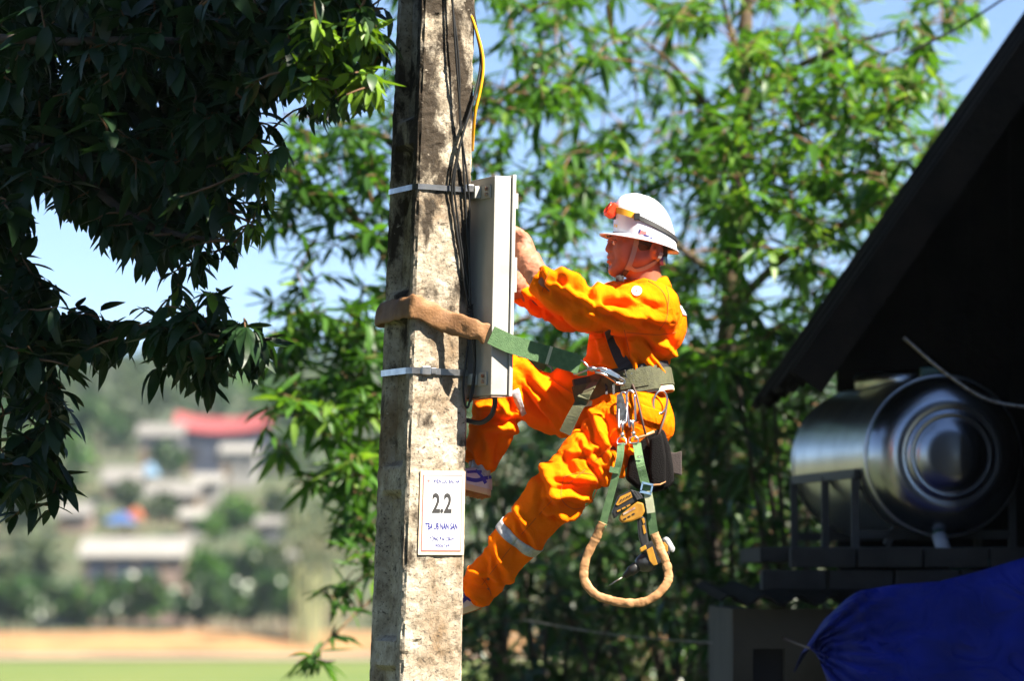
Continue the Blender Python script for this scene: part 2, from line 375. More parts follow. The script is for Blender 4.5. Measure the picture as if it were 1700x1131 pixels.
def house(name, label, cat, x0, x1, ytop, ybot, Y, wall, roof, roof_frac=0.35, depth=6.0, windows=3, open_front=None, group=None, curve=0.0, door=True):
    s = ppm(Y); a = P(x0, ybot, Y); w = (x1 - x0) / s; h = (ybot - ytop) / s; hr = h * roof_frac; hw = h - hr
    base = Vector((a.x + w / 2, Y, a.z)); t = empty(name, base); zb = -3.0
    V = []; F = []
    x, d = w / 2, depth
    V = [(-x, 0, zb), (x, 0, zb), (x, d, zb), (-x, d, zb), (-x, 0, hw), (x, 0, hw), (x, d, hw), (-x, d, hw), (-x, d / 2, h - 0.1), (x, d / 2, h - 0.1)]
    F = [(0, 1, 5, 4), (1, 2, 6, 9, 5), (2, 3, 7, 6), (3, 0, 4, 8, 7)]
    link('wall', mesh_py('wall', [Vector(v) + base for v in V], F), MAT[wall], t)
    # roof: two thick slopes, optionally with upturned ends
    o = 0.35; n = 10; V = []; F = []
    for i in range(n + 1):
        u = -1 + 2 * i / n; up = curve * (abs(u) ** 2.2)
        for yy, zz in ((-o, hw - 0.15), (d / 2, h), (d + o, hw - 0.15)):
            V.append(Vector((u * (x + o), yy, zz + up))); V.append(Vector((u * (x + o), yy, zz + up + 0.16)))
    for i in range(n):
        b = i * 6; c = b + 6
        F += [(b + 1, b + 3, c + 3, c + 1), (b + 3, b + 5, c + 5, c + 3), (b, c, c + 2, b + 2), (b + 2, c + 2, c + 4, b + 4), (b, b + 1, c + 1, c), (b + 4, c + 4, c + 5, b + 5)]
    F += [(0, 2, 3, 1), (2, 4, 5, 3), (n * 6, n * 6 + 1, n * 6 + 3, n * 6 + 2), (n * 6 + 2, n * 6 + 3, n * 6 + 5, n * 6 + 4)]
    link('roof', mesh_py('roof', [v + base for v in V], F), MAT[roof], t)
    if open_front:
        u0, u1, v0, v1 = open_front
        vf = boxvf(base + Vector((-x + w * (u0 + u1) / 2, 0, hw * (v0 + v1) / 2)), (w * (u1 - u0), 0.12, hw * (v1 - v0)))
        make('porch_opening', vf, MAT['wall_blue'], t)
        for k in range(4):
            make('porch_post', boxvf(base + Vector((-x + w * (u0 + (u1 - u0) * k / 3), -0.12, hw * (v0 + v1) / 2)), (0.15, 0.12, hw * (v1 - v0))), MAT['timber_tan'], t)
    for k in range(windows):
        cx = -x + w * (k + 0.7) / (windows + 0.4)
        wn_ = make('window', boxvf(base + Vector((cx, -0.02, hw * 0.55)), (w / (windows + 1) * 0.5, 0.1, hw * 0.34)), MAT['window_dark'], t)
        make('window_sill', boxvf(base + Vector((cx, -0.08, hw * 0.36)), (w / (windows + 1) * 0.56, 0.16, 0.08)), MAT['plaster_grey'], wn_)
    if door: make('door', boxvf(base + Vector((-x + w * 0.12, -0.02, hw * 0.3)), (0.9, 0.1, hw * 0.6)), MAT['timber_tan'], t)
    tag(t, label, cat, group); return t
house('long_house', 'long low house with pale grey roof and dark porch above the hedge', 'house', 136, 304, 896, 972, 290, 'plaster_pink', 'roof_pale', 0.36, 7, 0, (0.04, 0.78, 0.1, 0.95), door=False)
house('assembly_hall', 'large hall with upswept red roof and dark blue front', 'building', 292, 442, 694, 792, 420, 'wall_blue', 'roof_red', 0.25, 9, 3, curve=0.8)
house('grey_house', 'grey two-storey house left of the red-roofed hall', 'house', 230, 300, 704, 778, 416, 'plaster_grey', 'roof_grey', 0.25, 7, 2)
house('white_annex', 'white plastered annex below the right end of the red roof', 'house', 368, 424, 738, 800, 408, 'plaster_white', 'roof_pale', 0.2, 6, 2)
house('white_house', 'small bright white house below the dark blue hall front', 'house', 322, 366, 788, 832, 392, 'plaster_white', 'roof_pale', 0.3, 5, 1)
house('grey_roof_house', 'house with wide grey roof beside the sky blue tarpaulin', 'house', 172, 232, 776, 826, 396, 'plaster_grey', 'roof_grey', 0.5, 6, 2)
house('brown_roof_house', 'low house with dull grey roof left of the bright white house', 'house', 244, 326, 800, 846, 386, 'timber_tan', 'roof_grey', 0.5, 6, 2)
house('far_left_house', 'pinkish house half hidden behind hanging leaves', 'house', 96, 146, 836, 880, 372, 'plaster_pink', 'roof_grey', 0.45, 6, 1)
house('white_cottage', 'small white cottage between the orange awning and the bright green shrub', 'cottage', 300, 336, 846, 884, 366, 'plaster_white', 'roof_pale', 0.35, 4, 1)
house('tan_shed', 'tan shed with pale sheet roof on the slope above the hedge', 'shed', 440, 490, 918, 950, 300, 'timber_tan', 'roof_pale', 0.4, 4, 0)
house('grey_shed', 'small grey shed at the edge of the bamboo', 'shed', 428, 466, 860, 884, 340, 'plaster_grey', 'roof_grey', 0.45, 4, 1)
def awning(name, label, x0, x1, y0, y1, Y, m):
    s = ppm(Y); a = P((x0 + x1) / 2, y1, Y); w = (x1 - x0) / s; h = (y1 - y0) / s; zb = ground_z(a.x, Y); t = empty(name, (a.x, Y, zb))
    V = []; F = []; n = 8
    for j in range(n + 1):
        for i in range(n + 1):
            u, v = -1 + 2 * i / n, -1 + 2 * j / n
            V.append(Vector((a.x + u * w / 2, Y + v * 1.8, a.z + h * (1 - 0.75 * max(abs(u), abs(v)) ** 1.6) + 0.08 * math.sin(5 * u))))
    for j in range(n):
        for i in range(n): F.append((j * (n + 1) + i, j * (n + 1) + i + 1, (j + 1) * (n + 1) + i + 1, (j + 1) * (n + 1) + i))
    link('canopy', mesh_py('canopy', V, F), MAT[m], t, True)
    for u, v in ((-.95, -.95), (.95, -.95), (.95, .95), (-.95, .95)):
        p = Vector((a.x + u * w / 2, Y + v * 1.75, a.z + h * 0.3)); make('post', tubevf([Vector((p.x, p.y, zb - .5)), p], 0.06, 6), MAT['timber_tan'], t)
    tag(t, label, 'awning')
awning('blue_awning', 'bright blue tarpaulin awning beside the orange one', 176, 226, 850, 876, 368, 'tarp_blue_far')
awning('orange_awning', 'orange red canvas awning beside the blue tarpaulin', 209, 240, 842, 868, 372, 'canvas_orange')
awning('sky_blue_awning', 'pale sky blue tarpaulin awning below the grey house', 228, 266, 768, 798, 400, 'tarp_sky')
awning('rust_awning', 'small rust orange awning behind the bright green shrub', 384, 412, 826, 846, 384, 'canvas_orange')

# ================================================================== leaves: one small mesh shape, used for every crown
def leaf_template(wr, droop, fold, stations=5):
    ss = np.linspace(0, 1, stations); prof = np.sin(np.pi * ss ** 0.85) ** 0.8 * wr
    V = []; T = []
    for i, s in enumerate(ss):
        z = -droop * s * s; y = s * (1 - 0.25 * droop * s); w = prof[i]
        if i in (0, stations - 1): V.append((0, y, z))
        else:
            V += [(-w, y, z + fold * w), (0, y, z), (w, y, z + fold * w)]
    def idx(i, k): return 0 if i == 0 else (1 + (i - 1) * 3 + k if i < stations - 1 else 1 + (stations - 2) * 3)
    for i in range(stations - 1):
        a, b = i, i + 1
        for k in (0, 1):
            if a == 0: T.append((0, idx(b, k), idx(b, k + 1)) if True else None)
            elif b == stations - 1: T.append((idx(a, k), idx(b, 0), idx(a, k + 1)))
            else:
                T.append((idx(a, k), idx(b, k), idx(b, k + 1))); T.append((idx(a, k), idx(b, k + 1), idx(a, k + 1)))
    return np.array(V, dtype=np.float32), np.array(T, dtype=np.int32)
def leaf_frames(D, NRM):
    """per leaf rotation from direction D (along the leaf) and rough normal NRM"""
    D = D / np.linalg.norm(D, axis=1, keepdims=True); X = np.cross(D, NRM); ln = np.linalg.norm(X, axis=1, keepdims=True); ln[ln < 1e-4] = 1; X = X / ln
    Z = np.cross(X, D); return np.stack([X, D, Z], axis=2)          # columns
def leaf_mesh(name, tpl, pos, Rm, size, rnd):
    tl = tpl if isinstance(tpl, list) else [tpl]; n = len(pos); V0, T0 = tl[0]; tv = np.stack([t_[0] for t_ in tl])[np.arange(n) % len(tl)]
    V = np.einsum('nij,nvj->nvi', Rm, tv) * size[:, None, None] + pos[:, None, :]
    F = (T0[None] + (np.arange(n) * len(V0))[:, None, None]).reshape(-1, 3)
    return mesh_np(name, V.reshape(-1, 3), F, np.repeat(rnd, len(V0)))
def leaf_objects(tpl, pos, Rm, size, rnd, m, parent, tint=None):
    """the largest leaves in view, each a part of its own, sharing a few meshes"""
    base = {}
    for i in range(len(pos)):
        q = (min(7, int(rnd[i] * 8)), i % len(tpl)); tq = tpl[q[1]]
        if q not in base:
            me = mesh_np('leaf', tq[0], tq[1], np.full(len(tq[0]), (q[0] + 0.5) / 8)); me.materials.append(m); me.polygons.foreach_set('use_smooth', np.ones(len(me.polygons), dtype=bool)); base[q] = me
        o = bpy.data.objects.new('leaf', base[q]); COL.objects.link(o); o.parent = parent
        M = Matrix(Rm[i].tolist()).to_4x4() @ Matrix.Scale(float(size[i]), 4); M.translation = Vector(pos[i].tolist()) - Vector(parent.location)
        o.matrix_local = M
TPL_BIG = [leaf_template(0.17, 0.12, 0.25, 6), leaf_template(0.20, 0.42, 0.15, 6), leaf_template(0.14, -0.12, 0.5, 6), leaf_template(0.16, 0.65, 0.35, 6)]
TPL_LONG = [leaf_template(0.095, 0.20, 0.3, 5), leaf_template(0.11, 0.5, 0.2, 5), leaf_template(0.085, -0.1, 0.45, 5)]
TPL_FAR = leaf_template(0.28, 0.2, 0.1, 4)

def unit(n):
    v = RNG.normal(size=(n, 3)); return v / np.linalg.norm(v, axis=1, keepdims=True)
def far_tree(name, label, px, pyb, Y, hpx, wpx, group, m='leaf_far', cat='tree', n=420, leaf=0.55):
    s = ppm(Y); b = P(px, pyb, Y); h = hpx / s; w = wpx / s; zb = min(b.z, b.z); t = empty(name, (b.x, Y, zb))
    path = spline([b + Vector((0, 0, -1.5)), b + Vector((0.1 * w * random.uniform(-1, 1), 0, h * 0.4)), b + Vector((0.12 * w * random.uniform(-1, 1), 0, h * 0.85))], 4)
    make('trunk', tubevf(path, [0.05 * h * (1 - 0.85 * i / (len(path) - 1)) * 0.6 for i in range(len(path))], 6), MAT['bark'], t)
    lobes = unit(9) * np.array([w * .36, w * .36, h * .28]) + np.array([b.x, Y, zb + h * 0.6])
    c = lobes[RNG.integers(0, 9, n)]; pos = c + unit(n) * (w * 0.21) * RNG.random((n, 1)) ** 0.4
    D = unit(n) + np.array([0, 0, -0.3]); Nn = unit(n) + np.array([0, 0, 1.0])
    me = leaf_mesh('crown', TPL_FAR, pos, leaf_frames(D, Nn), RNG.uniform(.7, 1.3, n) * leaf, RNG.random(n))
    o = link('crown', me, MAT[m], t); tag(o, kind='stuff'); tag(t, label, cat, group)
random.seed(11)
for i in range(15):                         # dark hedge trees on the bank behind the lane
    x = 10 + i * 34 + random.uniform(-9, 9)
    far_tree('hedge_shrub', 'dark rounded shrub in the hedge along the lane bank', x, 1036, 272 + random.uniform(-3, 5), random.uniform(58, 86), random.uniform(52, 76), 'hedge shrubs along the lane', 'leaf_shade', 'shrub', 360, 0.8)
far_tree('bright_shrub', 'bright green spreading shrub below the white annex', 385, 892, 350, 62, 88, None, 'leaf_long', 'shrub', 700, 0.7)
far_tree('bright_shrub', 'rounded light green shrub beside the tan shed', 350, 898, 345, 40, 46, None, 'leaf_long', 'shrub', 400, 0.6)
spots = [(30, 900, 330, 120, 80), (75, 860, 360, 110, 80), (130, 830, 400, 110, 90), (160, 770, 430, 120, 100), (205, 760, 450, 100, 80), (95, 770, 470, 140, 120), (40, 800, 420, 150, 110), (280, 790, 402, 50, 50),
         (215, 850, 380, 50, 50), (270, 870, 360, 46, 50), (452, 800, 440, 120, 90), (500, 830, 420, 140, 100), (470, 880, 345, 70, 60), (540, 800, 460, 150, 110), (20, 700, 520, 130, 120), (340, 700, 520, 90, 110),
         (250, 705, 520, 90, 110), (170, 700, 540, 110, 120), (420, 700, 540, 100, 120), (100, 690, 560, 120, 130), (500, 700, 560, 120, 130), (60, 980, 300, 90, 70), (340, 985, 282, 60, 60), (410, 985, 284, 80, 90), (460, 1000, 283, 90, 80), (20, 1010, 285, 90, 70)]
LM = [(220, 935, 'the long low pale-roofed house'), (365, 745, 'the red-roofed hall'), (265, 740, 'the grey two-storey house'), (396, 770, 'the white annex'), (344, 810, 'the bright white house'), (200, 800, 'the wide grey-roofed house'), (285, 825, 'the low grey-roofed house'), (120, 860, 'the pinkish house'), (318, 865, 'the white cottage'), (465, 935, 'the tan shed'), (447, 872, 'the small grey shed'), (200, 862, 'the bright blue awning'), (247, 783, 'the sky blue awning'), (525, 950, 'the bamboo clump')]
def tree_label(k, x, yb):
    q = min(LM, key=lambda m: math.hypot(m[0] - x, (m[1] - yb) * 1.3)); dist = math.hypot(q[0] - x, q[1] - yb)
    tone = ['olive green', 'olive green', 'light green', 'dark green'][k % 4] if k != 10 else 'olive green'
    rel = 'on the slope behind' if yb < q[1] - 25 else ('in front of' if yb > q[1] + 25 else 'beside')
    return f"{tone} tree {'uphill ' if dist > 110 else ''}{rel} {q[2]}"
for k, (x, yb, Y, h, w) in enumerate(spots):
    far_tree('hillside_tree', ('broad ' if w >= 100 else 'slim ') + tree_label(k, x, yb), x, yb, Y, h, w, 'trees on the village slope', ['leaf_far', 'leaf_far', 'leaf_long', 'leaf_shade'][k % 4] if k != 10 else 'leaf_far', 'tree', 420, 0.9)
# far wooded ridge reads as one mass
n = 9000; xs_ = RNG.uniform(-190, 190, n); ys_ = RNG.uniform(520, 900, n); zs_ = np.array([ground_z(float(a), float(b)) for a, b in zip(xs_, ys_)]) + RNG.uniform(0, 5, n)
me = leaf_mesh('wooded_ridge', TPL_FAR, np.stack([xs_, ys_, zs_], 1), leaf_frames(unit(n) + np.array([0, 0, .2]), unit(n) + np.array([0, -.3, 1.])), RNG.uniform(3, 6, n), RNG.random(n))
tag(link('wooded_ridge', me, MAT['leaf_far']), 'distant wooded hillside fading into blue haze above the village', 'woodland', kind='stuff')
# scrub on the slopes either side of the village
cl = []
while len(cl) < 260:
    x_, y_ = RNG.uniform(-150, 150), RNG.uniform(268, 530); px_ = 850 + x_ / y_ * 6375
    if 70 < px_ < 470 or (y_ < 286 and -20 < px_ < 560): continue
    cl.append((x_, y_, ground_z(float(x_), float(y_)), RNG.uniform(1.2, 3.4)))
cl = np.array(cl); n = 9000; q = cl[RNG.integers(0, len(cl), n)]; pos = q[:, :3] + unit(n) * q[:, 3:4] * RNG.random((n, 1)) ** .4 + np.stack([0 * q[:, 3], 0 * q[:, 3], q[:, 3] * .8], 1)
me = leaf_mesh('hillside_scrub', TPL_FAR, pos, leaf_frames(unit(n) + np.array([0, 0, -.2]), unit(n) + np.array([0, 0, 1.])), RNG.uniform(.6, 1.4, n), RNG.random(n))
tag(link('hillside_scrub', me, MAT['leaf_far']), 'scattered green scrub covering the slopes either side of the village', 'scrub', kind='stuff')
# bamboo grove
mat('bamboo_stem', (0.24, 0.27, 0.12), 0.6, var=(0.33, 0.32, 0.16), scale=2)
bb = P(525, 1056, 262); t = empty('bamboo_clump', bb)
for k in range(16):
    x0 = RNG.uniform(-1.9, 2.0); h = RNG.uniform(6.5, 9.5); lean = RNG.uniform(-.5, .5)
    pth = spline([bb + Vector((x0, RNG.uniform(-1, 1), -1)), bb + Vector((x0 + lean * .4, 0, h * .5)), bb + Vector((x0 + lean * 1.5, 0, h))], 4)
    make('stem', tubevf(pth, [0.09] * 5 + [0.05] * 4, 6), MAT['bamboo_stem'], t)
n = 500; pos = np.array(bb) + np.stack([RNG.uniform(-2.4, 2.4, n), RNG.uniform(-1.2, 1.2, n), RNG.uniform(5, 9.5, n)], 1)
tag(link('crown', leaf_mesh('crown', TPL_LONG[0], pos, leaf_frames(unit(n) + np.array([0, 0, -.7]), unit(n) + np.array([0, 0, 1.])), RNG.uniform(.5, 1.0, n), RNG.random(n)), MAT['leaf_far'], t), kind='stuff')
tag(t, 'clump of tall pale green bamboo stems beside the lane', 'bamboo')
# ================================================================== concrete pole (H-section: recessed panels on two opposite sides)
YC = 13.58                                      # depth of the pole's nearest corner
A_ = R(26); E1 = Vector((math.cos(A_), math.sin(A_), 0)); E2 = Vector((-math.sin(A_), math.cos(A_), 0))
c0, c1 = P(703, 0, YC), P(665, 1131, YC)
def lerp(a, b, t): return a + (b - a) * t
def pole_f(z): return (z - c1.z) / (c0.z - c1.z)                 # 1 at the top of the frame, 0 at the bottom
def PC(z):
    f = pole_f(z); return Vector((lerp(c1.x, c0.x, f), YC, z))
def W1(z): return lerp(102, 87, pole_f(z)) / ppm(YC) / math.cos(A_)
def W2(z): return lerp(58, 48, pole_f(z)) / ppm(YC) / math.sin(A_)
def pole(z, a, b, off=0.0):
    """a along the sunlit face (0..1), b along the shaded face (0..1)"""
    return PC(z) + E1 * (a * W1(z)) + E2 * (b * W2(z)) - E2 * off
def zpx(py): return P(700, py, YC).z
Z0, Z1 = -0.3, 5.2
nz_ = 520; loop = []
na = 22; nb = 24
for i in range(na): loop.append((i / na, 0.0))
for i in range(nb): loop.append((1.0, i / nb))
for i in range(na): loop.append((1 - i / na, 1.0))
for i in range(nb): loop.append((0.0, 1 - i / nb))
V = []; NL = len(loop)
for k in range(nz_ + 1):
    z = lerp(Z0, Z1, k / nz_)
    cell = (z - 0.11) % 0.62                                       # recess pitch
    pocket = sstep(0.02, 0.045, cell) * (1 - sstep(0.53, 0.56, cell))
    for a, b in loop:
        p = pole(z, a, b); inward = Vector((0, 0, 0))
        if a in (0.0, 1.0) and 0 < b < 1:
            r_ = sstep(0.17, 0.25, b) * (1 - sstep(0.75, 0.83, b)) * pocket
            inward = (E1 if a == 0.0 else -E1) * (0.038 * r_)
        if a == 0.0: nrm = -E1
        elif a == 1.0: nrm = E1
        elif b == 0.0: nrm = -E2
        else: nrm = E2
        corner = (a in (0.0, 1.0)) and (b in (0.0, 1.0))
        q = Vector((p.x * 1.0, p.y, p.z))
        d = 0.0022 * noise.noise(q * 14) + 0.0022 * noise.noise(q * 45) + 0.0015 * noise.noise(q * 110)
        pit = noise.noise(q * 26 + Vector((9, 2, 5)))
        if pit > 0.45: d -= 0.018 * (pit - 0.45)
        if corner:
            ctr = pole(z, 0.5, 0.5); dirc = (ctr - p).normalized()
            chip = 0.007 + 0.012 * max(0, noise.noise(Vector((a * 7, b * 5, z * 16)))) + 0.022 * max(0, noise.noise(Vector((a * 3 + 4, b, z * 5))) - 0.25)
            p = p + dirc * chip
        p = p + inward + nrm * d
        V.append(p)
F = []
for k in range(nz_):
    for i in range(NL):
        a, b = k * NL + i, k * NL + (i + 1) % NL; F.append((a, b, b + NL, a + NL))
V.append(pole(Z1, .5, .5)); top = len(V) - 1
for i in range(NL): F.append((nz_ * NL + i, nz_ * NL + (i + 1) % NL, top))
utility_pole = link('utility_pole', mesh_py('utility_pole', V, F), MAT['concrete'], None, False)
tag(utility_pole, 'weathered square concrete utility pole stained brown, carrying a number plate', 'utility pole')

# steel bands clamped round the pole, each with its buckle
def band(name, label, py_l, py_c, py_r, wpx, buck_a):
    zc = zpx(py_c); t = empty(name, PC(zc)); pts = []; ups = []
    o = 0.004; corners = [(0, 0), (1, 0), (1, 1), (0, 1)]
    for ci in range(4):
        a0, b0 = corners[ci]; a1, b1 = corners[(ci + 1) % 4]
        for s in range(8):
            u = s / 8; a = lerp(a0, a1, u); b = lerp(b0, b1, u)
            if u == 0: a = lerp(a, .5, .035); b = lerp(b, .5, .03)
            z = zc - (py_r - py_c) / ppm(YC) * 0.35 * a
            ctr = pole(z, .5, .5); p = pole(z, a, b)
            nrm = [-E2, E1, E2, -E1][ci]
            pts.append(p + nrm * 0.005)
    make('strap', ribbonvf(pts, Vector((0.03, 0, 1)), wpx / ppm(YC), 0.0025, True), MAT['band_steel'], t)
    z = zc; p = pole(z, buck_a, 0) - E2 * 0.009
    M = Matrix((E1, -E2, Vector((0, 0, 1)))).transposed()
    bk = make('buckle', boxvf(p, (0.034, 0.012, wpx / ppm(YC) * 1.45), M), MAT['band_steel'], t, 0.003)
    make('buckle_tail', boxvf(p + E1 * 0.03 - E2 * 0.001, (0.02, 0.006, wpx / ppm(YC) * 0.9), M), MAT['band_steel'], bk, 0.001)
    tag(t, label, 'steel band'); return t
band('steel_band', 'shiny steel band clamped round the pole at the top of the cabinet', 318, 309, 316, 9, 0.93)
band('steel_band', 'shiny steel band with buckle round the pole just below the brown strap', 617, 615, 622, 10.5, 0.24)

# ------------------------------------------------------------------ number plate
sign_t = empty('number_plate', pole(zpx(915), 0.5, 0, 0.004)); SZ0, SZ1 = zpx(915), zpx(788)
def sgn(u, v, off=0.0):          # u 0..1 across, v 0..1 upwards on the plate
    z = lerp(SZ0, SZ1, v); a = lerp(0.255, 0.915, u); return pole(z, a, 0, 0.0068 + off)
def quadslab(u0, u1, v0, v1, off, th):
    V = [sgn(u, v, off) for u, v in ((u0, v0), (u1, v0), (u1, v1), (u0, v1))] + [sgn(u, v, off - th) for u, v in ((u0, v0), (u1, v0), (u1, v1), (u0, v1))]
    return V, [(0, 1, 2, 3), (7, 6, 5, 4), (0, 4, 5, 1), (1, 5, 6, 2), (2, 6, 7, 3), (3, 7, 4, 0)]
make('surround', quadslab(-0.07, 1.08, -0.055, 1.05, -0.0012, 0.006), MAT['sign_frame'], sign_t, 0.001)
make('plate', quadslab(0, 1, 0, 1, 0.0006, 0.004), MAT['sign_white'], sign_t)
for u0, u1, v0, v1 in ((0, 1, 0, .012), (0, 1, .985, .997), (0, .022, .012, .985), (.978, 1, .012, .985)):
    make('border_line', quadslab(u0, u1, v0, v1, 0.0012, 0.001), MAT['sign_red'], sign_t)
SW = (sgn(1, .5) - sgn(0, .5)).length; SH = SZ1 - SZ0
def lettering(body, u, v, hgt, wid, m, name='lettering', bold=0.0):
    """text line centred at (u, v); hgt and wid as fractions of the plate"""
    cu = bpy.data.curves.new('txt', 'FONT'); cu.body = body; cu.size = 1.0; cu.align_x = 'LEFT'; cu.offset = bold; cu.resolution_u = 3
    ob = bpy.data.objects.new('txt', cu); COL.objects.link(ob); bpy.context.view_layer.update()
    me = bpy.data.meshes.new_from_object(ob.evaluated_get(bpy.context.evaluated_depsgraph_get())); bpy.data.objects.remove(ob)
    co = [v_.co.copy() for v_ in me.vertices]
    x0 = min(c.x for c in co); x1 = max(c.x for c in co); capx = 0.73
    for v_ in me.vertices:
        uu = u + ((v_.co.x - x0) / (x1 - x0) - 0.5) * wid; vv = v + (v_.co.y / capx - 0.5) * hgt
        v_.co = sgn(uu, vv, 0.0016)
    return link(name, me, m, sign_t)
lettering('ĐIỆN LỰC BẮC HÀ', 0.60, 0.915, 0.048, 0.66, MAT['sign_blue'], bold=0.014)
lettering('2.2', 0.49, 0.635, 0.255, 0.50, MAT['sign_grey'], bold=0.03)
lettering('TBA UB NÀN SÁN', 0.49, 0.325, 0.090, 0.82, MAT['sign_blue'], bold=0.022)
lettering('TỔNG ĐÀI CSKH:', 0.51, 0.160, 0.052, 0.62, MAT['sign_blue'], bold=0.014)
lettering('19006769', 0.51, 0.070, 0.044, 0.40, MAT['sign_blue'], bold=0.008)
# emblem: red eight-pointed star in a fine ring
def star(u, v, r, m, off, npt=8, inner=0.3):
    V = [sgn(u, v, off)]; F = []
    for k in range(npt * 2):
        rr = r * ((1.0 if k % 4 == 0 else 0.62) if k % 2 == 0 else inner); a = math.pi * k / npt
        V.append(sgn(u + rr * math.sin(a) * SH / SW * 1.0, v + rr * math.cos(a), off))
    for k in range(npt * 2): F.append((0, 1 + (k + 1) % (npt * 2), 1 + k))
    return V, F
make('emblem', star(.135, .92, .036, None, .0016), MAT['sign_red'], sign_t)
V = []; F = []
for k in range(24):
    a = 2 * math.pi * k / 24
    for rr in (.043, .047): V.append(sgn(.135 + rr * math.sin(a) * SH / SW, .92 + rr * math.cos(a), .0014))
for k in range(24): F.append((2 * k, 2 * k + 1, (2 * k + 3) % 48, (2 * k + 2) % 48))
make('emblem_ring', (V, F), MAT['sign_blue'], sign_t)
tag(sign_t, 'white number plate reading 2.2 with blue and grey lettering on the pole', 'sign')

# ------------------------------------------------------------------ grey cabinet on the pole's far side
BN, BT0, BT1, BD = 0.034, -0.115, 0.30, 0.066      # gap to the pole, near and far edge, depth
BZ0, BZ1 = zpx(656), zpx(291)
def bpt(z, n, t):                                  # n outwards from the pole's right side, t away from the camera
    return PC(z) + E1 * (W1(z) + BN + n) + E2 * t
def bbox(z0, z1, n0, n1, t0, t1):
    V = [bpt(z, n_, t_) for z in (z0, z1) for n_ in (n0, n1) for t_ in (t0, t1)]
    return V, [(0, 1, 3, 2), (4, 6, 7, 5), (0, 4, 5, 1), (2, 3, 7, 6), (0, 2, 6, 4), (1, 5, 7, 3)]
cab = empty('meter_cabinet', bpt(BZ0, BD / 2, 0.1))
make('body', bbox(BZ0, BZ1, 0, BD, BT0, BT1), MAT['box_paint'], cab, 0.004)
lid = make('door', bbox(BZ0 - 0.004, BZ1 + 0.006, BD + 0.002, BD + 0.016, BT0 - 0.008, BT1 + 0.008), MAT['box_paint'], cab, 0.003)
for py in (332, 455):
    hl = 0.055 if py < 400 else 0.125
    make('hinge', bbox(zpx(py) - hl / 2, zpx(py) + hl / 2, BD + 0.0165, BD + 0.026, BT0 - 0.006, BT0 + 0.03), MAT['box_paint'], lid, 0.002)
make('base_plate', bbox(BZ0 - 0.007, BZ0 - 0.001, 0.004, BD - 0.002, BT0 + 0.004, BT1 - 0.004), MAT['box_rust'], cab, 0.001)
for py, nm in ((316, 'top'), (628, 'low')):
    br = make('bracket', bbox(zpx(py) - 0.024, zpx(py) + 0.024, -0.007, -0.001, BT0 + 0.025, 0.16), MAT['box_paint'], cab, 0.002)
    make('bracket_arm', bbox(zpx(py) - 0.02, zpx(py) + 0.02, -BN + 0.002, -0.008, -0.02, 0.10), MAT['box_paint'], br, 0.002)
    for s in (-1, 1):
        c = bpt(zpx(py) + s * 0.010, -0.010, BT0 + 0.045); make('bolt', tubevf([c - E1 * 0.006, c + E1 * 0.004], 0.0065, 6), MAT['box_rust'], br)
tag(cab, 'tall narrow grey metal cabinet strapped to the concrete pole', 'cabinet')

# ------------------------------------------------------------------ cables along the pole
def cable(name, label, pts, rad, m, cat='cable', group=None, n=6):
    """pts: (px, py, gap to the sunlit face); the point lies on the plane of that face"""
    W = []
    for px, py, gap in pts:
        # intersect the pixel ray with the face plane moved out by gap
        d = ray(px, py); z = zpx(py); p0 = PC(z) - E2 * gap; nn = E2
        t = (p0 - Vector((0, 0, CAMZ))).dot(nn) / d.dot(nn); W.append(Vector((0, 0, CAMZ)) + d * t)
    o = make(name, tubevf(spline(W, n), rad, 7), m, None, 0, True); tag(o, label, cat, group); return o
BR = MAT['black_rubber']
cable('black_cable', 'straight black cable down the sunlit pole face beside the yellow cable', [(748, -60, .03), (751, 0, .03), (756, 80, .035), (761, 150, .03), (766, 220, .02), (770, 290, .015), (774, 360, .012), (778, 430, .01), (781, 512, .008)], .0042, BR)
cable('black_cable', 'black cable twisted close behind the straight one near the pole top', [(746, -60, .02), (750, 0, .02), (758, 60, .03), (763, 130, .03), (763, 200, .024), (771, 260, .02), (779, 330, .014), (779, 400, .01), (780, 512, .012)], .0036, BR)
cable('black_cable', 'black cable bowing out past the pole edge and crossing to the steel band', [(776, -40, -.03), (788, 40, -.02), (797, 85, .0), (796, 120, .01), (786, 165, .022), (772, 210, .03), (760, 255, .03), (751, 300, .02), (751, 340, .012), (760, 395, .012), (768, 450, .01), (778, 512, .01)], .0045, BR)
cable('black_cable', 'second black cable bowing out beneath the yellow cable loop', [(778, -40, -.05), (790, 40, -.035), (800, 95, -.01), (796, 130, .004), (782, 180, .016), (768, 225, .022), (758, 270, .02), (754, 310, .014), (758, 350, .01), (766, 410, .008), (776, 470, .008), (782, 512, .008)], .0040, BR)
cable('yellow_cable', 'yellow cable looping out from the pole edge near its top', [(760, -60, -.02), (773, 0, -.01), (788, 42, 0), (800, 85, .01), (802, 115, .015), (797, 150, .012), (789, 185, .004), (786, 215, -.02), (784, 250, -.06)], .0058, MAT['yellow_cable'])
cable('black_cable', 'black cable hanging in a loop below the cable tie beside the lower band', [(781, 512, .012), (784, 560, .03), (788, 600, .03), (784, 640, .02), (777, 676, .012), (771, 668, .008), (769, 640, .008), (772, 610, .01), (776, 575, .012)], .0042, BR)
cable('black_cable', 'short black cable from the tie passing behind the brown strap', [(782, 512, .016), (787, 545, .02), (789, 590, .022), (787, 640, .018), (781, 668, .014)], .0036, BR)
p_ = bpt(BZ0, 0.035, -0.075)
cd = make('drop_cable', tubevf(spline([p_ + Vector((0, 0, .01)), p_ + Vector((0, 0, -.03)), p_ + Vector((-.012, .01, -.07)), p_ + Vector((-.05, .03, -.095)), p_ + Vector((-.10, .06, -.085))], 6), .009, 8), BR, None, 0, True)
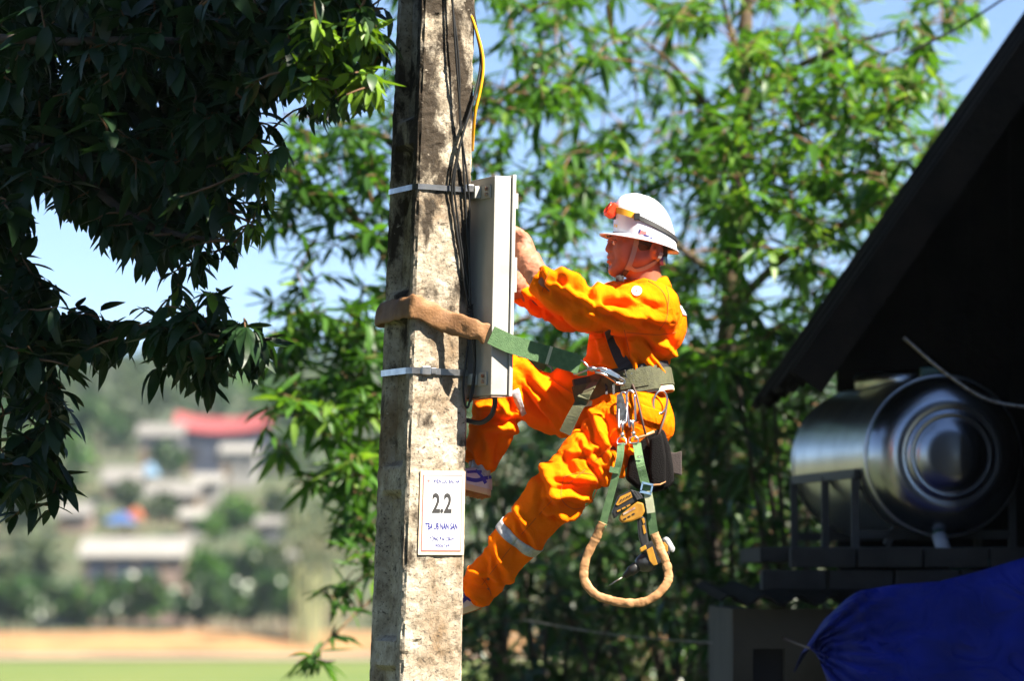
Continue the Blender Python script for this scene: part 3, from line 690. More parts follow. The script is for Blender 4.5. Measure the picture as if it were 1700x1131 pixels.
tag(cd, 'thick black cable leaving the rusty underside of the cabinet', 'cable')
# twisted wire tie
V, F = [], []
tie = []
for k in range(26):
    a = k * 1.15; d = ray(780 + 5.5 * math.cos(a), 514 + (k / 25 - .5) * 17 + 1.5 * math.sin(a)); z = zpx(514); p0 = PC(z) - E2 * (.012 + .009 * math.sin(a)); t = (p0 - Vector((0, 0, CAMZ))).dot(E2) / d.dot(E2); tie.append(Vector((0, 0, CAMZ)) + d * t)
tag(make('cable_tie', tubevf(tie, .0024, 6), BR, None, 0, True), 'black wire tie bundling the cables beside the cabinet', 'cable tie')
# ================================================================== surfaces grown from a distance field (for the body and clothes)
class Field:
    def __init__(self, lo, hi, h):
        self.h = h; self.lo = np.array(lo, dtype=np.float64); n = np.ceil((np.array(hi) - self.lo) / h).astype(int) + 1
        self.n = n; self.ax = [self.lo[i] + h * np.arange(n[i]) for i in range(3)]
        self.d = np.full(n, 1.0, dtype=np.float32)
    def _sl(self, lo, hi):
        s = []
        for i in range(3):
            a = int(np.clip(np.floor((lo[i] - self.lo[i]) / self.h), 0, self.n[i] - 1)); b = int(np.clip(np.ceil((hi[i] - self.lo[i]) / self.h) + 1, a + 1, self.n[i])); s.append(slice(a, b))
        return tuple(s), np.ix_(self.ax[0][s[0]], self.ax[1][s[1]], self.ax[2][s[2]])
    def _put(self, s, v, k, sub=False):
        a = self.d[s]; v = v.astype(np.float32)
        if sub:
            v = -v; h = np.maximum(k - np.abs(a - v), 0) / max(k, 1e-6); self.d[s] = np.maximum(a, v) + h * h * k * 0.25
        else:
            h = np.maximum(k - np.abs(a - v), 0) / max(k, 1e-6); self.d[s] = np.minimum(a, v) - h * h * k * 0.25
    def cone(self, a, b, ra, rb, k=0.03, sub=False, clip=None, mg=0.06, sq=None):
        a, b = np.array(a), np.array(b); r = max(ra, rb) + mg; s, (X, Y, Z) = self._sl(np.minimum(a, b) - r, np.maximum(a, b) + r)
        ba = b - a; L = (ba * ba).sum(); t = np.clip(((X - a[0]) * ba[0] + (Y - a[1]) * ba[1] + (Z - a[2]) * ba[2]) / max(L, 1e-9), 0, 1)
        dx, dy, dz = X - a[0] - t * ba[0], Y - a[1] - t * ba[1], Z - a[2] - t * ba[2]
        v = np.sqrt(dx * dx + dy * dy + dz * dz) - (ra + (rb - ra) * t)
        if clip is not None:
            c, nn = np.array(clip[0]), np.array(clip[1]); v = np.maximum(v, (X - c[0]) * nn[0] + (Y - c[1]) * nn[1] + (Z - c[2]) * nn[2])
        self._put(s, v, k, sub)
    def ell(self, c, r, M=None, k=0.03, sub=False, mg=0.06):
        c = np.array(c); r = np.array(r); q = max(r) + mg; s, (X, Y, Z) = self._sl(c - q, c + q)
        x, y, z = X - c[0], Y - c[1], Z - c[2]
        if M is not None:
            m = np.array(M); x, y, z = x * m[0, 0] + y * m[1, 0] + z * m[2, 0], x * m[0, 1] + y * m[1, 1] + z * m[2, 1], x * m[0, 2] + y * m[1, 2] + z * m[2, 2]
        k0 = np.sqrt((x / r[0]) ** 2 + (y / r[1]) ** 2 + (z / r[2]) ** 2); k1 = np.sqrt((x / r[0] ** 2) ** 2 + (y / r[1] ** 2) ** 2 + (z / r[2] ** 2) ** 2)
        v = k0 * (k0 - 1) / np.maximum(k1, 1e-6); self._put(s, v, k, sub)
    def mesh(self):
        d = self.d; ins = d < 0
        c = np.stack([ins[i:i + d.shape[0] - 1, j:j + d.shape[1] - 1, k:k + d.shape[2] - 1] for i in (0, 1) for j in (0, 1) for k in (0, 1)])
        cnt = c.sum(0); act = (cnt > 0) & (cnt < 8); I = np.argwhere(act); idm = np.full(act.shape, -1, dtype=np.int64); idm[act] = np.arange(len(I))
        off = np.array([(i, j, k) for i in (0, 1) for j in (0, 1) for k in (0, 1)])
        vals = np.stack([d[I[:, 0] + o[0], I[:, 1] + o[1], I[:, 2] + o[2]] for o in off], 1)
        acc = np.zeros((len(I), 3)); num = np.zeros(len(I))
        for a in range(8):
            for b in range(a + 1, 8):
                if np.abs(off[a] - off[b]).sum() != 1: continue
                va, vb = vals[:, a], vals[:, b]; m = (va < 0) != (vb < 0); t = np.where(m, va / np.where(m, va - vb, 1), 0)
                acc += np.where(m[:, None], off[a] + (off[b] - off[a]) * t[:, None], 0); num += m
        V = self.lo + (I + acc / num[:, None]) * self.h
        Q = []
        for ax in range(3):
            o1, o2 = [(1, 2), (2, 0), (0, 1)][ax]
            sa = [slice(1, -1)] * 3; sa[ax] = slice(0, -1); sb = [slice(1, -1)] * 3; sb[ax] = slice(1, None)
            A, B = ins[tuple(sa)], ins[tuple(sb)]; ch = np.argwhere(A != B); base = ch.copy()
            for q in range(3):
                if q != ax: base[:, q] += 1
            flip = A[tuple(ch.T)]
            def cell(d1, d2):
                r_ = base.copy(); r_[:, o1] += d1; r_[:, o2] += d2; return idm[tuple(r_.T)]
            q = np.stack([cell(-1, -1), cell(0, -1), cell(0, 0), cell(-1, 0)], 1); q[~flip] = q[~flip][:, ::-1]; Q.append(q)
        return V, np.concatenate(Q)
def smooth_np(V, F, it=2, w=0.5):
    e = np.concatenate([F[:, [0, 1]], F[:, [1, 2]], F[:, [2, 3]], F[:, [3, 0]]])
    for _ in range(it):
        s = np.zeros_like(V); n = np.zeros(len(V)); np.add.at(s, e[:, 0], V[e[:, 1]]); np.add.at(s, e[:, 1], V[e[:, 0]]); np.add.at(n, e[:, 0], 1); np.add.at(n, e[:, 1], 1)
        V = V * (1 - w) + w * s / np.maximum(n, 1)[:, None]
    return V
def normals_np(V, F):
    n = np.cross(V[F[:, 2]] - V[F[:, 0]], V[F[:, 3]] - V[F[:, 1]]); N_ = np.zeros_like(V)
    for k in range(4): np.add.at(N_, F[:, k], n)
    return N_ / np.maximum(np.linalg.norm(N_, axis=1, keepdims=True), 1e-12)
def bounds(pts, r): 
    a = np.array([list(p) for p in pts]); return a.min(0) - r, a.max(0) + r

# ------------------------------------------------------------------ joints of the lineman (photograph pixels plus depth)
J = dict(
    nsh=P(1085, 511, 13.73), nel=P(974, 513, 13.60), ncf=P(893, 464, 13.66), nwr=P(873, 425, 13.75), nha=P(853, 388, 13.84),
    fsh=P(1020, 506, 14.07), fel=P(945, 520, 14.18), fcf=P(860, 479, 14.00), fwr=P(848, 468, 13.97), fha=P(826, 440, 13.93),
    chest=P(1054, 545, 13.90), belly=P(1041, 600, 13.89), hips=P(1046, 672, 13.90), neck=P(1062, 468, 13.90), head=P(1058, 412, 13.88),
    nhip=P(1043, 694, 13.80), nkn=P(922, 817, 13.66), nan=P(788, 986, 13.79), nto=P(752, 1022, 13.70),
    fhip=P(1006, 682, 14.03), fkn=P(838, 634, 13.97), fan=P(797, 772, 13.93), fto=P(752, 800, 13.80))
FW = Vector((-0.94, -0.34, 0)); LF = Vector((0.34, -0.94, 0)); UPV = Vector((0, 0, 1))
MT = np.array([list(FW), list(LF), list(UPV)]).T                    # torso frame, columns forward / left / up
def build_field(h, inflate, clothes):
    lo, hi = bounds(J.values(), 0.22); fd = Field(lo, hi, h); g = inflate
    fd.ell(J['chest'], (.138 + g, .180 + g, .162 + g), MT, .04)
    fd.ell(J['belly'], (.128 + g, .155 + g, .15 + g), MT, .05)
    fd.ell(J['hips'], (.112 + g, .155 + g, .115 + g), MT, .05)
    fd.cone(J['nsh'] + Vector((.01, .03, 0)), J['fsh'] + Vector((.03, 0, 0)), .060 + g, .058 + g, .05)
    fd.cone(J['neck'] + Vector((.035, 0, -.055)), J['neck'] + Vector((.055, 0, -.15)), .052 + g, .095 + g, .05)
    fd.ell(P(1066, 706, 13.83), (.10 + g, .085 + g, .095 + g), MT, .05); fd.ell(P(1040, 702, 14.02), (.09 + g, .08 + g, .09 + g), MT, .05)
    return fd
def limb(fd, pts, rads, k, clip_end=True):
    for i in range(len(pts) - 1):
        a, b = pts[i], pts[i + 1]; c = None
        if clip_end and i == len(pts) - 2: c = (list(b), list((b - a).normalized()))
        fd.cone(a, b, rads[i], rads[i + 1], k if i else k * 1.6, clip=c)
def mid(a, b, t, dx=0, dy=0, dz=0): return J[a].lerp(J[b], t) + Vector((dx, dy, dz))
LIMBS = {
    'narm': [J['nsh'], mid('nsh', 'nel', .5, 0, 0, -.012), J['nel'], mid('nel', 'ncf', .55, 0, 0, -.004), J['ncf']],
    'farm': [J['fsh'], mid('fsh', 'fel', .5, 0, 0, -.008), J['fel'], mid('fel', 'fcf', .5), J['fcf']],
    'nleg': [J['nhip'], mid('nhip', 'nkn', .5, .008, 0, -.004), J['nkn'], mid('nkn', 'nan', .45), J['nan']],
    'fleg': [J['fhip'], mid('fhip', 'fkn', .5, 0, 0, -.028), J['fkn'], mid('fkn', 'fan', .45, .006, 0, 0), J['fan']]}
CR = {'narm': [.082, .078, .070, .062, .050], 'farm': [.075, .070, .064, .056, .048], 'nleg': [.118, .106, .088, .078, .064], 'fleg': [.112, .108, .092, .082, .062]}
fd = build_field(0.0055, 0.014, True)
for k_ in LIMBS: limb(fd, LIMBS[k_], CR[k_], .03)
fd.cone(J['nhip'], J['fhip'], .095, .095, .05)
fd.cone(P(955, 690, 13.93), P(905, 668, 13.98), .075, .07, .05)                # slack cloth under the raised thigh
fd.ell(P(948, 838, 13.68), (.045, .06, .05), None, .05)                        # bagging behind the straight knee
CV, CF = fd.mesh(); CV = smooth_np(CV, CF, 2, .5)
# --- which limb a vertex belongs to
def seg_dist(V, pts, rads):
    best = np.full(len(V), 9.0); tt = np.zeros(len(V)); L0 = 0
    for i in range(len(pts) - 1):
        a, b = np.array(pts[i]), np.array(pts[i + 1]); ba = b - a; L = np.linalg.norm(ba); t = np.clip(((V - a) @ ba) / (L * L), 0, 1)
        d = np.linalg.norm(V - a - t[:, None] * ba, axis=1) - (rads[i] + (rads[i + 1] - rads[i]) * t)
        m = d < best; best[m] = d[m]; tt[m] = (L0 + t * L)[m]; L0 += L
    return best, tt
names = list(LIMBS); DS = []; TS = []
for k_ in names:
    a, b = seg_dist(CV, LIMBS[k_], CR[k_]); DS.append(a); TS.append(b)
loc = (CV - np.array(J['belly'])) @ MT
tor = np.minimum.reduce([np.sqrt((((CV - np.array(J[q])) @ MT / np.array(r_)) ** 2).sum(1)) - 1 for q, r_ in (('chest', (.152, .194, .176)), ('belly', (.142, .169, .164)), ('hips', (.126, .169, .13)))]) * 0.14
LAB = np.argmin(np.stack(DS + [tor]), axis=0); NAMES = names + ['torso']
CN = normals_np(CV, CF)
# image position of each vertex
rel = CV - np.array([0, 0, CAMZ]); cp, sp = math.cos(PITCH), math.sin(PITCH)
zc_ = rel[:, 1] * cp + rel[:, 2] * sp; yc_ = -rel[:, 1] * sp + rel[:, 2] * cp
PXY = np.stack([850 + rel[:, 0] / zc_ / THW * 850, 565.5 - yc_ / zc_ / THW * 850], 1)
disp = np.zeros(len(CV))
# drawn folds: (limb, x0, y0, x1, y1, half width px, height mm); a crease runs along each ridge's lower side
FOLDS = [
 ('narm', 905, 458, 985, 470, 8, 9), ('narm', 915, 470, 975, 500, 7, 8), ('narm', 905, 478, 960, 520, 7, -8), ('narm', 985, 470, 1000, 510, 7, 9), ('narm', 990, 505, 1060, 532, 9, 10),
 ('narm', 975, 490, 1040, 520, 8, -9), ('narm', 1000, 480, 1070, 512, 9, 9), ('narm', 1015, 500, 1090, 515, 7, -9), ('narm', 1050, 520, 1105, 533, 8, 8), ('narm', 1020, 478, 1030, 500, 6, -7), ('narm', 940, 520, 1000, 540, 7, -7),
 ('narm', 930, 455, 950, 490, 6, 6), ('narm', 895, 455, 905, 480, 4, -6), ('narm', 903, 450, 915, 486, 4, 6), ('narm', 1040, 475, 1085, 500, 8, 6), ('narm', 955, 478, 966, 520, 6, -7),
 ('torso', 1050, 565, 1100, 640, 8, 9), ('torso', 1075, 560, 1118, 630, 7, -9), ('torso', 1060, 548, 1120, 590, 7, 8), ('torso', 1045, 560, 1058, 630, 6, 9), ('torso', 1062, 575, 1080, 632, 5, -8), ('torso', 1085, 590, 1108, 640, 6, 8),
 ('torso', 1100, 540, 1122, 580, 6, -7), ('torso', 990, 560, 1005, 600, 6, 6), ('torso', 970, 600, 1030, 612, 6, 8), ('torso', 985, 612, 1040, 620, 5, -7), ('torso', 1010, 560, 1030, 600, 6, -6), ('torso', 1045, 630, 1110, 648, 6, 7), ('torso', 1070, 470, 1110, 500, 8, 5),
 ('torso', 1000, 660, 1060, 672, 5, -7), ('torso', 990, 668, 1050, 682, 6, 7), ('torso', 1062, 660, 1100, 700, 8, 6), ('torso', 1060, 700, 1095, 715, 5, -6),
 ('nleg', 985, 690, 1010, 760, 7, 10), ('nleg', 1005, 690, 1035, 765, 7, -10), ('nleg', 960, 700, 990, 770, 7, -9), ('nleg', 1020, 720, 1060, 760, 8, 9), ('nleg', 970, 735, 1000, 790, 6, 9), ('nleg', 935, 760, 960, 800, 7, -10),
 ('nleg', 930, 790, 1000, 800, 6, 10), ('nleg', 915, 810, 985, 815, 6, -10), ('nleg', 910, 822, 975, 830, 6, 10), ('nleg', 905, 838, 965, 845, 5, -9), ('nleg', 905, 850, 950, 858, 5, 8), ('nleg', 900, 770, 930, 850, 8, 9), ('nleg', 890, 790, 900, 860, 6, -8),
 ('nleg', 860, 850, 890, 905, 6, 8), ('nleg', 845, 880, 860, 930, 7, -7), ('nleg', 820, 900, 845, 960, 8, 9), ('nleg', 800, 920, 815, 985, 7, -9), ('nleg', 785, 950, 825, 960, 6, 8), ('nleg', 775, 970, 815, 985, 6, -8), ('nleg', 775, 985, 800, 1000, 5, 8),
 ('nleg', 1000, 770, 1040, 790, 7, 8), ('nleg', 1030, 740, 1075, 750, 6, -8), ('nleg', 950, 755, 1020, 735, 6, 7),
 ('fleg', 870, 610, 930, 680, 8, 9), ('fleg', 890, 605, 950, 665, 7, -9), ('fleg', 905, 600, 965, 645, 7, 8), ('fleg', 880, 650, 930, 715, 7, 9), ('fleg', 865, 640, 900, 700, 6, -9), ('fleg', 900, 690, 950, 720, 7, -7),
 ('fleg', 800, 680, 862, 690, 7, 9), ('fleg', 790, 695, 860, 705, 6, -10), ('fleg', 800, 715, 850, 712, 7, 7), ('fleg', 825, 665, 835, 690, 5, 7), ('fleg', 845, 665, 858, 700, 5, -8), ('fleg', 805, 720, 812, 780, 7, 7), ('fleg', 830, 720, 828, 780, 6, -7), ('fleg', 780, 740, 800, 770, 6, 7),
 ('farm', 870, 480, 930, 525, 8, 9), ('farm', 885, 475, 955, 520, 7, -9), ('farm', 900, 500, 960, 540, 7, 8), ('farm', 868, 485, 880, 505, 5, 6), ('farm', 890, 495, 905, 520, 5, 6)]
lid_ = {n_: i for i, n_ in enumerate(NAMES)}
warp = np.array([[noise.noise(Vector(v) * 22), noise.noise(Vector(v) * 22 + Vector((7, 3, 1)))] for v in CV]) * 5.0
QX = PXY + warp
for (lb, x0, y0, x1, y1, w, amp) in FOLDS:
    a = np.array([x0, y0], float); b = np.array([x1, y1], float); ba = b - a; L = np.linalg.norm(ba); t = np.clip(((QX - a) @ ba) / L ** 2, 0, 1)
    dv = QX - a - t[:, None] * ba; dist = np.linalg.norm(dv, axis=1); nrm2 = np.array([-ba[1], ba[0]]) / L; nrm2 = nrm2 if nrm2 @ np.array([-.55, .8]) > 0 else -nrm2; sd_ = dv @ nrm2
    along_ = np.exp(-(np.maximum(0, dist - np.abs(sd_)) / w) ** 2); prof = (np.exp(-(sd_ / w) ** 2) - (.8 if amp > 0 else 0) * np.exp(-((sd_ - 1.35 * w) / (.62 * w)) ** 2)) * along_ * (0.45 + 0.55 * np.sin(np.pi * np.clip(t, .08, .92)))
    ok = (LAB == lid_[lb]) | (np.array(DS + [tor])[lid_[lb]] < 0.012)
    disp += np.where(ok & (CN[:, 1] < 0.35), prof * amp * 0.0026, 0)
# general creasing: across limbs near joints, along limbs between them
for i, v in enumerate(CV):
    lb = NAMES[LAB[i]]; p = Vector(v)
    if lb == 'torso':
        q = Vector(loc[i]); s = Vector((q.x * 9, q.y * 9, q.z * 6)); a = 0.0042
    else:
        pts = LIMBS[lb]; ax = (pts[2] - pts[0]).normalized() if TS[LAB[i]][i] < (pts[2] - pts[0]).length else (pts[4] - pts[2]).normalized()
        along = p.dot(ax); perp = p - ax * along; s = perp * 12 + ax * (along * 13) + Vector((perp.z, perp.x, perp.y)) * 6; a = 0.0045
    n1 = noise.noise(s); n2 = noise.noise(s * 2.3 + Vector((3, 1, 7)))
    disp[i] += a * (1 - 2.2 * abs(n1)) + a * 0.5 * (1 - 2 * abs(n2))
CV = CV + CN * disp[:, None]; CV = smooth_np(CV, CF, 1, .35)

# --- the body under the clothes: one figure with head, neck, trunk, limbs and hands
S = 1 / ppm(13.88)
HO = J['head']; YAW = R(13); HF = Vector((-math.cos(YAW), -math.sin(YAW), 0)); HL = Vector((math.sin(YAW), -math.cos(YAW), 0)); HU = Vector((0, 0, 1))
def H(f, l, u): return HO + HF * (f * S) + HL * (l * S) + HU * (u * S)
MH = np.array([list(HF), list(HL), list(HU)]).T
hd = Field(list(HO - Vector((.15, .13, .21))), list(HO + Vector((.14, .13, .15))), 0.0026)
def he(f, l, u, a, b, c, k=6, sub=False, M=None): hd.ell(H(f, l, u), (a * S, b * S, c * S), MH if M is None else M, k * S, sub, .03)
def hc(p, q, ra, rb, k=6, sub=False): hd.cone(H(*p), H(*q), ra * S, rb * S, k * S, sub, None, .03)
he(-3, 0, 18, 44, 34, 42); he(18, 0, -8, 28, 27, 36, 14); 
for s_ in (-1, 1):
    hc((-14, 24 * s_, -18), (34, 9 * s_, -35), 9, 10, 14); he(29, 18 * s_, -1, 12, 10, 11, 10); hc((43, 3 * s_, 17), (36, 19 * s_, 17), 5.5, 5, 6)
    he(24, 20 * s_, -18, 14, 9, 14, 12)
hc((36, -5, -36), (36, 5, -36), 11, 11, 10); hc((46, 0, 10), (50, 0, -3), 4, 5.2, 6)
for s_ in (-1, 1):
    he(45, 5.5 * s_, -6, 5, 4, 4, 4); he(48, 12.5 * s_, 8, 7.5, 8.5, 5.5, 5, True); he(40.5, 13 * s_, 8.2, 5.4, 6.5, 4.9, 2)
    he(-24, 35 * s_, -5, 11, 5, 16.5, 4); he(-25, 40.5 * s_, -3, 6.5, 4, 10.5, 3, True); he(-20, 38.5 * s_, -7, 4, 4, 4, 2)
    he(49, 3.2 * s_, -8.6, 2.2, 1.6, 1.5, 1, True)
hc((44, -8, -15.5), (44, 8, -15.5), 4.2, 4.2, 5); hc((47.5, -3, -14.6), (47.5, 3, -14.6), 3.4, 3.4, 4); hc((45.5, -6, -23.3), (45.5, 6, -23.3), 4.6, 4.6, 4)
hc((51, -9, -19.2), (51, 9, -19.2), 1.5, 1.5, 2, True); he(50, 0, -29.5, 5, 9, 3.5, 5, True)
hc((-10, 0, -26), (-16, 0, -78), 27, 30, 14)
HV, HFc = hd.mesh(); HV = smooth_np(HV, HFc, 1, .4)
bd = build_field(0.011, -0.012, False); BRD = {'narm': [.05, .047, .042, .038, .032], 'farm': [.05, .047, .042, .038, .032], 'nleg': [.085, .078, .058, .054, .042], 'fleg': [.085, .078, .058, .054, .042]}
for k_ in LIMBS: limb(bd, LIMBS[k_], BRD[k_], .03, False)
bd.cone(H(-14, 0, -60), J['chest'] + Vector((.03, 0, .12)), .058, .08, .05)
bd.cone(J['ncf'], J['nwr'], .032, .029, .02); bd.cone(J['fcf'], J['fwr'], .032, .029, .02)
BV, BF = bd.mesh(); BV = smooth_np(BV, BF, 1, .5)
def hand(wr, ha, inn, thumb_side, r=1.0):
    """palm with four unequal bent fingers and a thumb; `inn` is the way the fingers close, towards the cabinet"""
    u = (ha - wr).normalized(); inn = (inn - u * inn.dot(u)).normalized(); side = u.cross(inn) * thumb_side
    lo, hi = bounds([wr, ha + u * .12, ha + inn * .08, ha - inn * .03, ha + side * .09, ha - side * .06, wr - u * .03], .03); q = Field(lo, hi, .0042)
    q.cone(wr - u * .02, wr + u * .03, .033, .033, .02); c = wr + u * .065
    M = np.array([list(u), list(side), list(inn)]).T; q.ell(c, (.052, .046, .022), M, .02)
    for i, (o, ln) in enumerate(((.030, .90), (.010, 1.0), (-.011, .94), (-.031, .76))):
        k0 = wr + u * (.103 - .006 * abs(i - 1.2)) + side * o; k1 = k0 + (u * .75 + inn * .66) * (.042 * ln); k2 = k1 + (u * .1 + inn * .99) * (.028 * ln); k3 = k2 + (-u * .35 + inn * .93) * (.022 * ln)
        q.cone(k0 - u * .02, k1, .0115 * r, .0108 * r, .006); q.cone(k1, k2, .0106 * r, .0098 * r, .004); q.cone(k2, k3, .0098 * r, .0088 * r, .004)
    t0 = wr + u * .035 + side * .030; t1 = t0 + (u * .5 + side * .65 + inn * .55).normalized() * .042; t2 = t1 + (u * .7 + inn * .7).normalized() * .034
    q.cone(t0, t1, .0165 * r, .013 * r, .012); q.cone(t1, t2, .0125 * r, .0105 * r, .005)
    return q
INN = -E1
hands = []
for wr, ha, sd in ((J['nwr'], J['nha'], 1), (J['fwr'], J['fha'], -1)):
    q = hand(wr, ha, INN, sd, .82); a, b = q.mesh(); hands.append((a, b))
AV, AF = [], []; nn = 0
for v_, f_ in [(HV, HFc), (BV, BF)] + hands: AV.append(v_); AF.append(f_ + nn); nn += len(v_)
person = link('person', mesh_np('person', np.concatenate(AV), np.concatenate(AF)), MAT['skin'], None, True)
person.data.materials.append(MAT['lip'])
tag(person, 'person in orange coverall and white helmet leaning back on the strap, working at the cabinet', 'person')
cover = link('coverall', mesh_np('coverall', CV, CF), MAT['orange_cloth'], person, True)
CB = BVHTree.FromPolygons([Vector(v) for v in CV], [tuple(int(i) for i in f) for f in CF])
HB = BVHTree.FromPolygons([Vector(v) for v in HV], [tuple(int(i) for i in f) for f in HFc])
CAM0 = Vector((0, 0, CAMZ))
def hit(px, py, B=None):
    d = ray(px, py).normalized(); h, n_, i_, t_ = (B or CB).ray_cast(CAM0, d, 40)
    return (h, n_) if h is not None else (None, None)
# gauntlet gloves over the hands
for wr, ha, cf, sd, el in ((J['nwr'], J['nha'], J['ncf'], 1, J['nel']), (J['fwr'], J['fha'], J['fcf'], -1, J['fel'])):
    q = hand(wr, ha, INN, sd, 1.12); lo, hi = bounds([wr, ha, cf, q.lo, q.lo + q.n * q.h], .06); g2 = Field(lo, hi, .0046); back = (el - cf).normalized()
    g2.cone(cf + back * .02, wr.lerp(cf, .35), .044, .038, .02); g2.cone(wr.lerp(cf, .35), wr + (ha - wr) * .5, .040, .036, .02)
    u = (ha - wr).normalized(); inn = (INN - u * INN.dot(u)).normalized(); side = u.cross(inn) * sd
    M = np.array([list(u), list(side), list(inn)]).T; g2.ell(wr + u * .06, (.062, .052, .029), M, .02)
    for i, (o, ln) in enumerate(((.030, .90), (.010, 1.0), (-.011, .94), (-.031, .76))):
        k0 = wr + u * (.103 - .006 * abs(i - 1.2)) + side * o; k1 = k0 + (u * .75 + inn * .66) * (.042 * ln); k2 = k1 + (u * .1 + inn * .99) * (.028 * ln); k3 = k2 + (-u * .35 + inn * .93) * (.022 * ln)
        g2.cone(k0 - u * .02, k1, .0132, .0124, .006); g2.cone(k1, k2, .0122, .0114, .004); g2.cone(k2, k3, .0114, .0102, .004)
    t0 = wr + u * .035 + side * .030; t1 = t0 + (u * .5 + side * .65 + inn * .55).normalized() * .042; t2 = t1 + (u * .7 + inn * .7).normalized() * .034
    g2.cone(t0, t1, .019, .0152, .012); g2.cone(t1, t2, .0146, .0122, .005)
    a, b = g2.mesh(); nv = normals_np(a, b); dd = np.array([.004 * (1 - 2 * abs(noise.noise(Vector(v) * 24))) + .0025 * (1 - 2 * abs(noise.noise(Vector(v) * 55))) for v in a]); a = smooth_np(a + nv * dd[:, None], b, 1, .4)
    link('glove', mesh_np('glove', a, b), MAT['glove_leather'], person, True)
# eyes, brows, lips, hair
for s_ in (-1, 1):
    e = H(41.2, 13 * s_, 8.2); bm = bmesh.new(); bmesh.ops.create_uvsphere(bm, u_segments=14, v_segments=10, radius=5.4 * S)
    for v_ in bm.verts: v_.co = Vector(v_.co) + e
    me = bpy.data.meshes.new('eye'); bm.to_mesh(me); bm.free(); ey = link('eye', me, MAT['eye_white'], person, True)
    ir = e + HF * (4.7 * S) + HL * (-.4 * s_ * S); make('iris', lathevf([(0.0004, 1.2 * S), (2.2 * S, .6 * S), (2.6 * S, 0)], Matrix.Translation(ir) @ HF.to_track_quat('Z', 'Y').to_matrix().to_4x4(), 14), MAT['eye_dark'], ey, 0, True)
    make('upper_lid', tubevf(spline([H(45.2, 6.5 * s_, 8.6), H(47.2, 11 * s_, 11.6), H(46, 16 * s_, 11.2), H(41, 20 * s_, 8.5)], 4), 1.5 * S, 6), MAT['skin'], person, 0, True)
    make('eyebrow', tubevf(spline([H(48.3, 5 * s_, 18), H(48, 11 * s_, 20.4), H(44.5, 18 * s_, 20), H(38, 24 * s_, 16.5)], 4), [2.0 * S] * 9 + [1.5 * S, 1.2 * S, .9 * S, .5 * S], 6, up=HU, flat=.8), MAT['hair'], person, 0, True)
hr = Field(list(HO - Vector((.14, .12, .10))), list(HO + Vector((.14, .12, .15))), .004)
hr.ell(H(-4, 0, 18), (46 * S, 36.5 * S, 44 * S), MH, .01); hr.ell(H(-34, 0, -8), (17 * S, 27 * S, 22 * S), MH, .02)
hr.ell(H(45, 0, 0), (43 * S, 60 * S, 36 * S), MH, .008, True); hr.ell(H(-24, 40, -6), (13 * S, 14 * S, 19 * S), MH, .006, True); hr.ell(H(-24, -40, -6), (13 * S, 14 * S, 19 * S), MH, .006, True)
a, b = hr.mesh(); link('hair', mesh_np('hair', smooth_np(a, b, 1, .4), b), MAT['hair'], person, True)
for u_ in ((-15.8, 3.3), (-22.6, 3.6)):
    make('lip', tubevf(spline([H(43.5, -9, -19), H(48.6, -4, u_[0]), H(49.4, 0, u_[0] - .3), H(48.6, 4, u_[0]), H(43.5, 9, -19)], 4), [.8 * S] + [u_[1] * S * .8] * 15 + [.8 * S], 8), MAT['lip'], person, 0, True)
# collar: folded band standing round the neck
pts = []; V = []; F = []; nseg = 44; ctr0 = J['neck'] + Vector((.012, 0, -.030)); rows = [(0.074, -.012), (.068, .022), (.064, .034), (.074, .030), (.086, .004), (.090, -.012)]
for k in range(nseg + 1):
    a = R(16) + (2 * math.pi - R(32)) * k / nseg; dr = FW * math.cos(a) + LF * math.sin(a); back = 0.5 - 0.5 * math.cos(a)
    for r_, z_ in rows:
        rr = r_ * (1 + .05 * math.sin(3 * a)) * (1.06 if back < .3 else 1.0)
        V.append(ctr0 + dr * rr + UPV * (z_ + .034 * (back - .45)) + Vector((.012 * back, 0, 0)))
m_ = len(rows)
for k in range(nseg):
    for j in range(m_ - 1): F.append((k * m_ + j, k * m_ + j + 1, (k + 1) * m_ + j + 1, (k + 1) * m_ + j))
col_o = link('collar', mesh_py('collar', V, F), MAT['orange_cloth'], cover, True)
sol = col_o.modifiers.new('s', 'SOLIDIFY'); sol.thickness = .003
# strips that follow the cloth: cast from the limb's axis outwards
def wrap(name, a, b, t, width, a0, a1, m, parent, off=.0022, n=48, rows_=4, tilt=0.0, ref=None):
    ax = (b - a).normalized(); c = a.lerp(b, t); u = (ref if ref is not None else Vector((0, -1, 0))); u = (u - ax * u.dot(ax)).normalized(); w = ax.cross(u); V = []; F = []
    for k in range(n + 1):
        an = a0 + (a1 - a0) * k / n; d = u * math.cos(an) + w * math.sin(an)
        for r_ in range(rows_ + 1):
            o = c + ax * (width * (r_ / rows_ - .5) + tilt * math.sin(an)); h, nn_, _, dd_ = CB.ray_cast(o, d, .35)
            if h is None: h = o + d * .08
            V.append(h + d * off)
    for k in range(n):
        for r_ in range(rows_): F.append((k * (rows_ + 1) + r_, k * (rows_ + 1) + r_ + 1, (k + 1) * (rows_ + 1) + r_ + 1, (k + 1) * (rows_ + 1) + r_))
    o = link(name, mesh_py(name, V, F), m, parent, True); s = o.modifiers.new('s', 'SOLIDIFY'); s.thickness = .002; return o
TAU = 2 * math.pi
wrap('reflective_band', LIMBS['nleg'][2], LIMBS['nleg'][4], .445, .036, 0, TAU, MAT['reflective'], cover)
wrap('reflective_band', J['chest'] + Vector((0.02, 0, -.1)), J['chest'] + Vector((.02, 0, .1)), .80, .036, R(62), R(200), MAT['reflective'], cover, ref=Vector((0, -1, 0)))
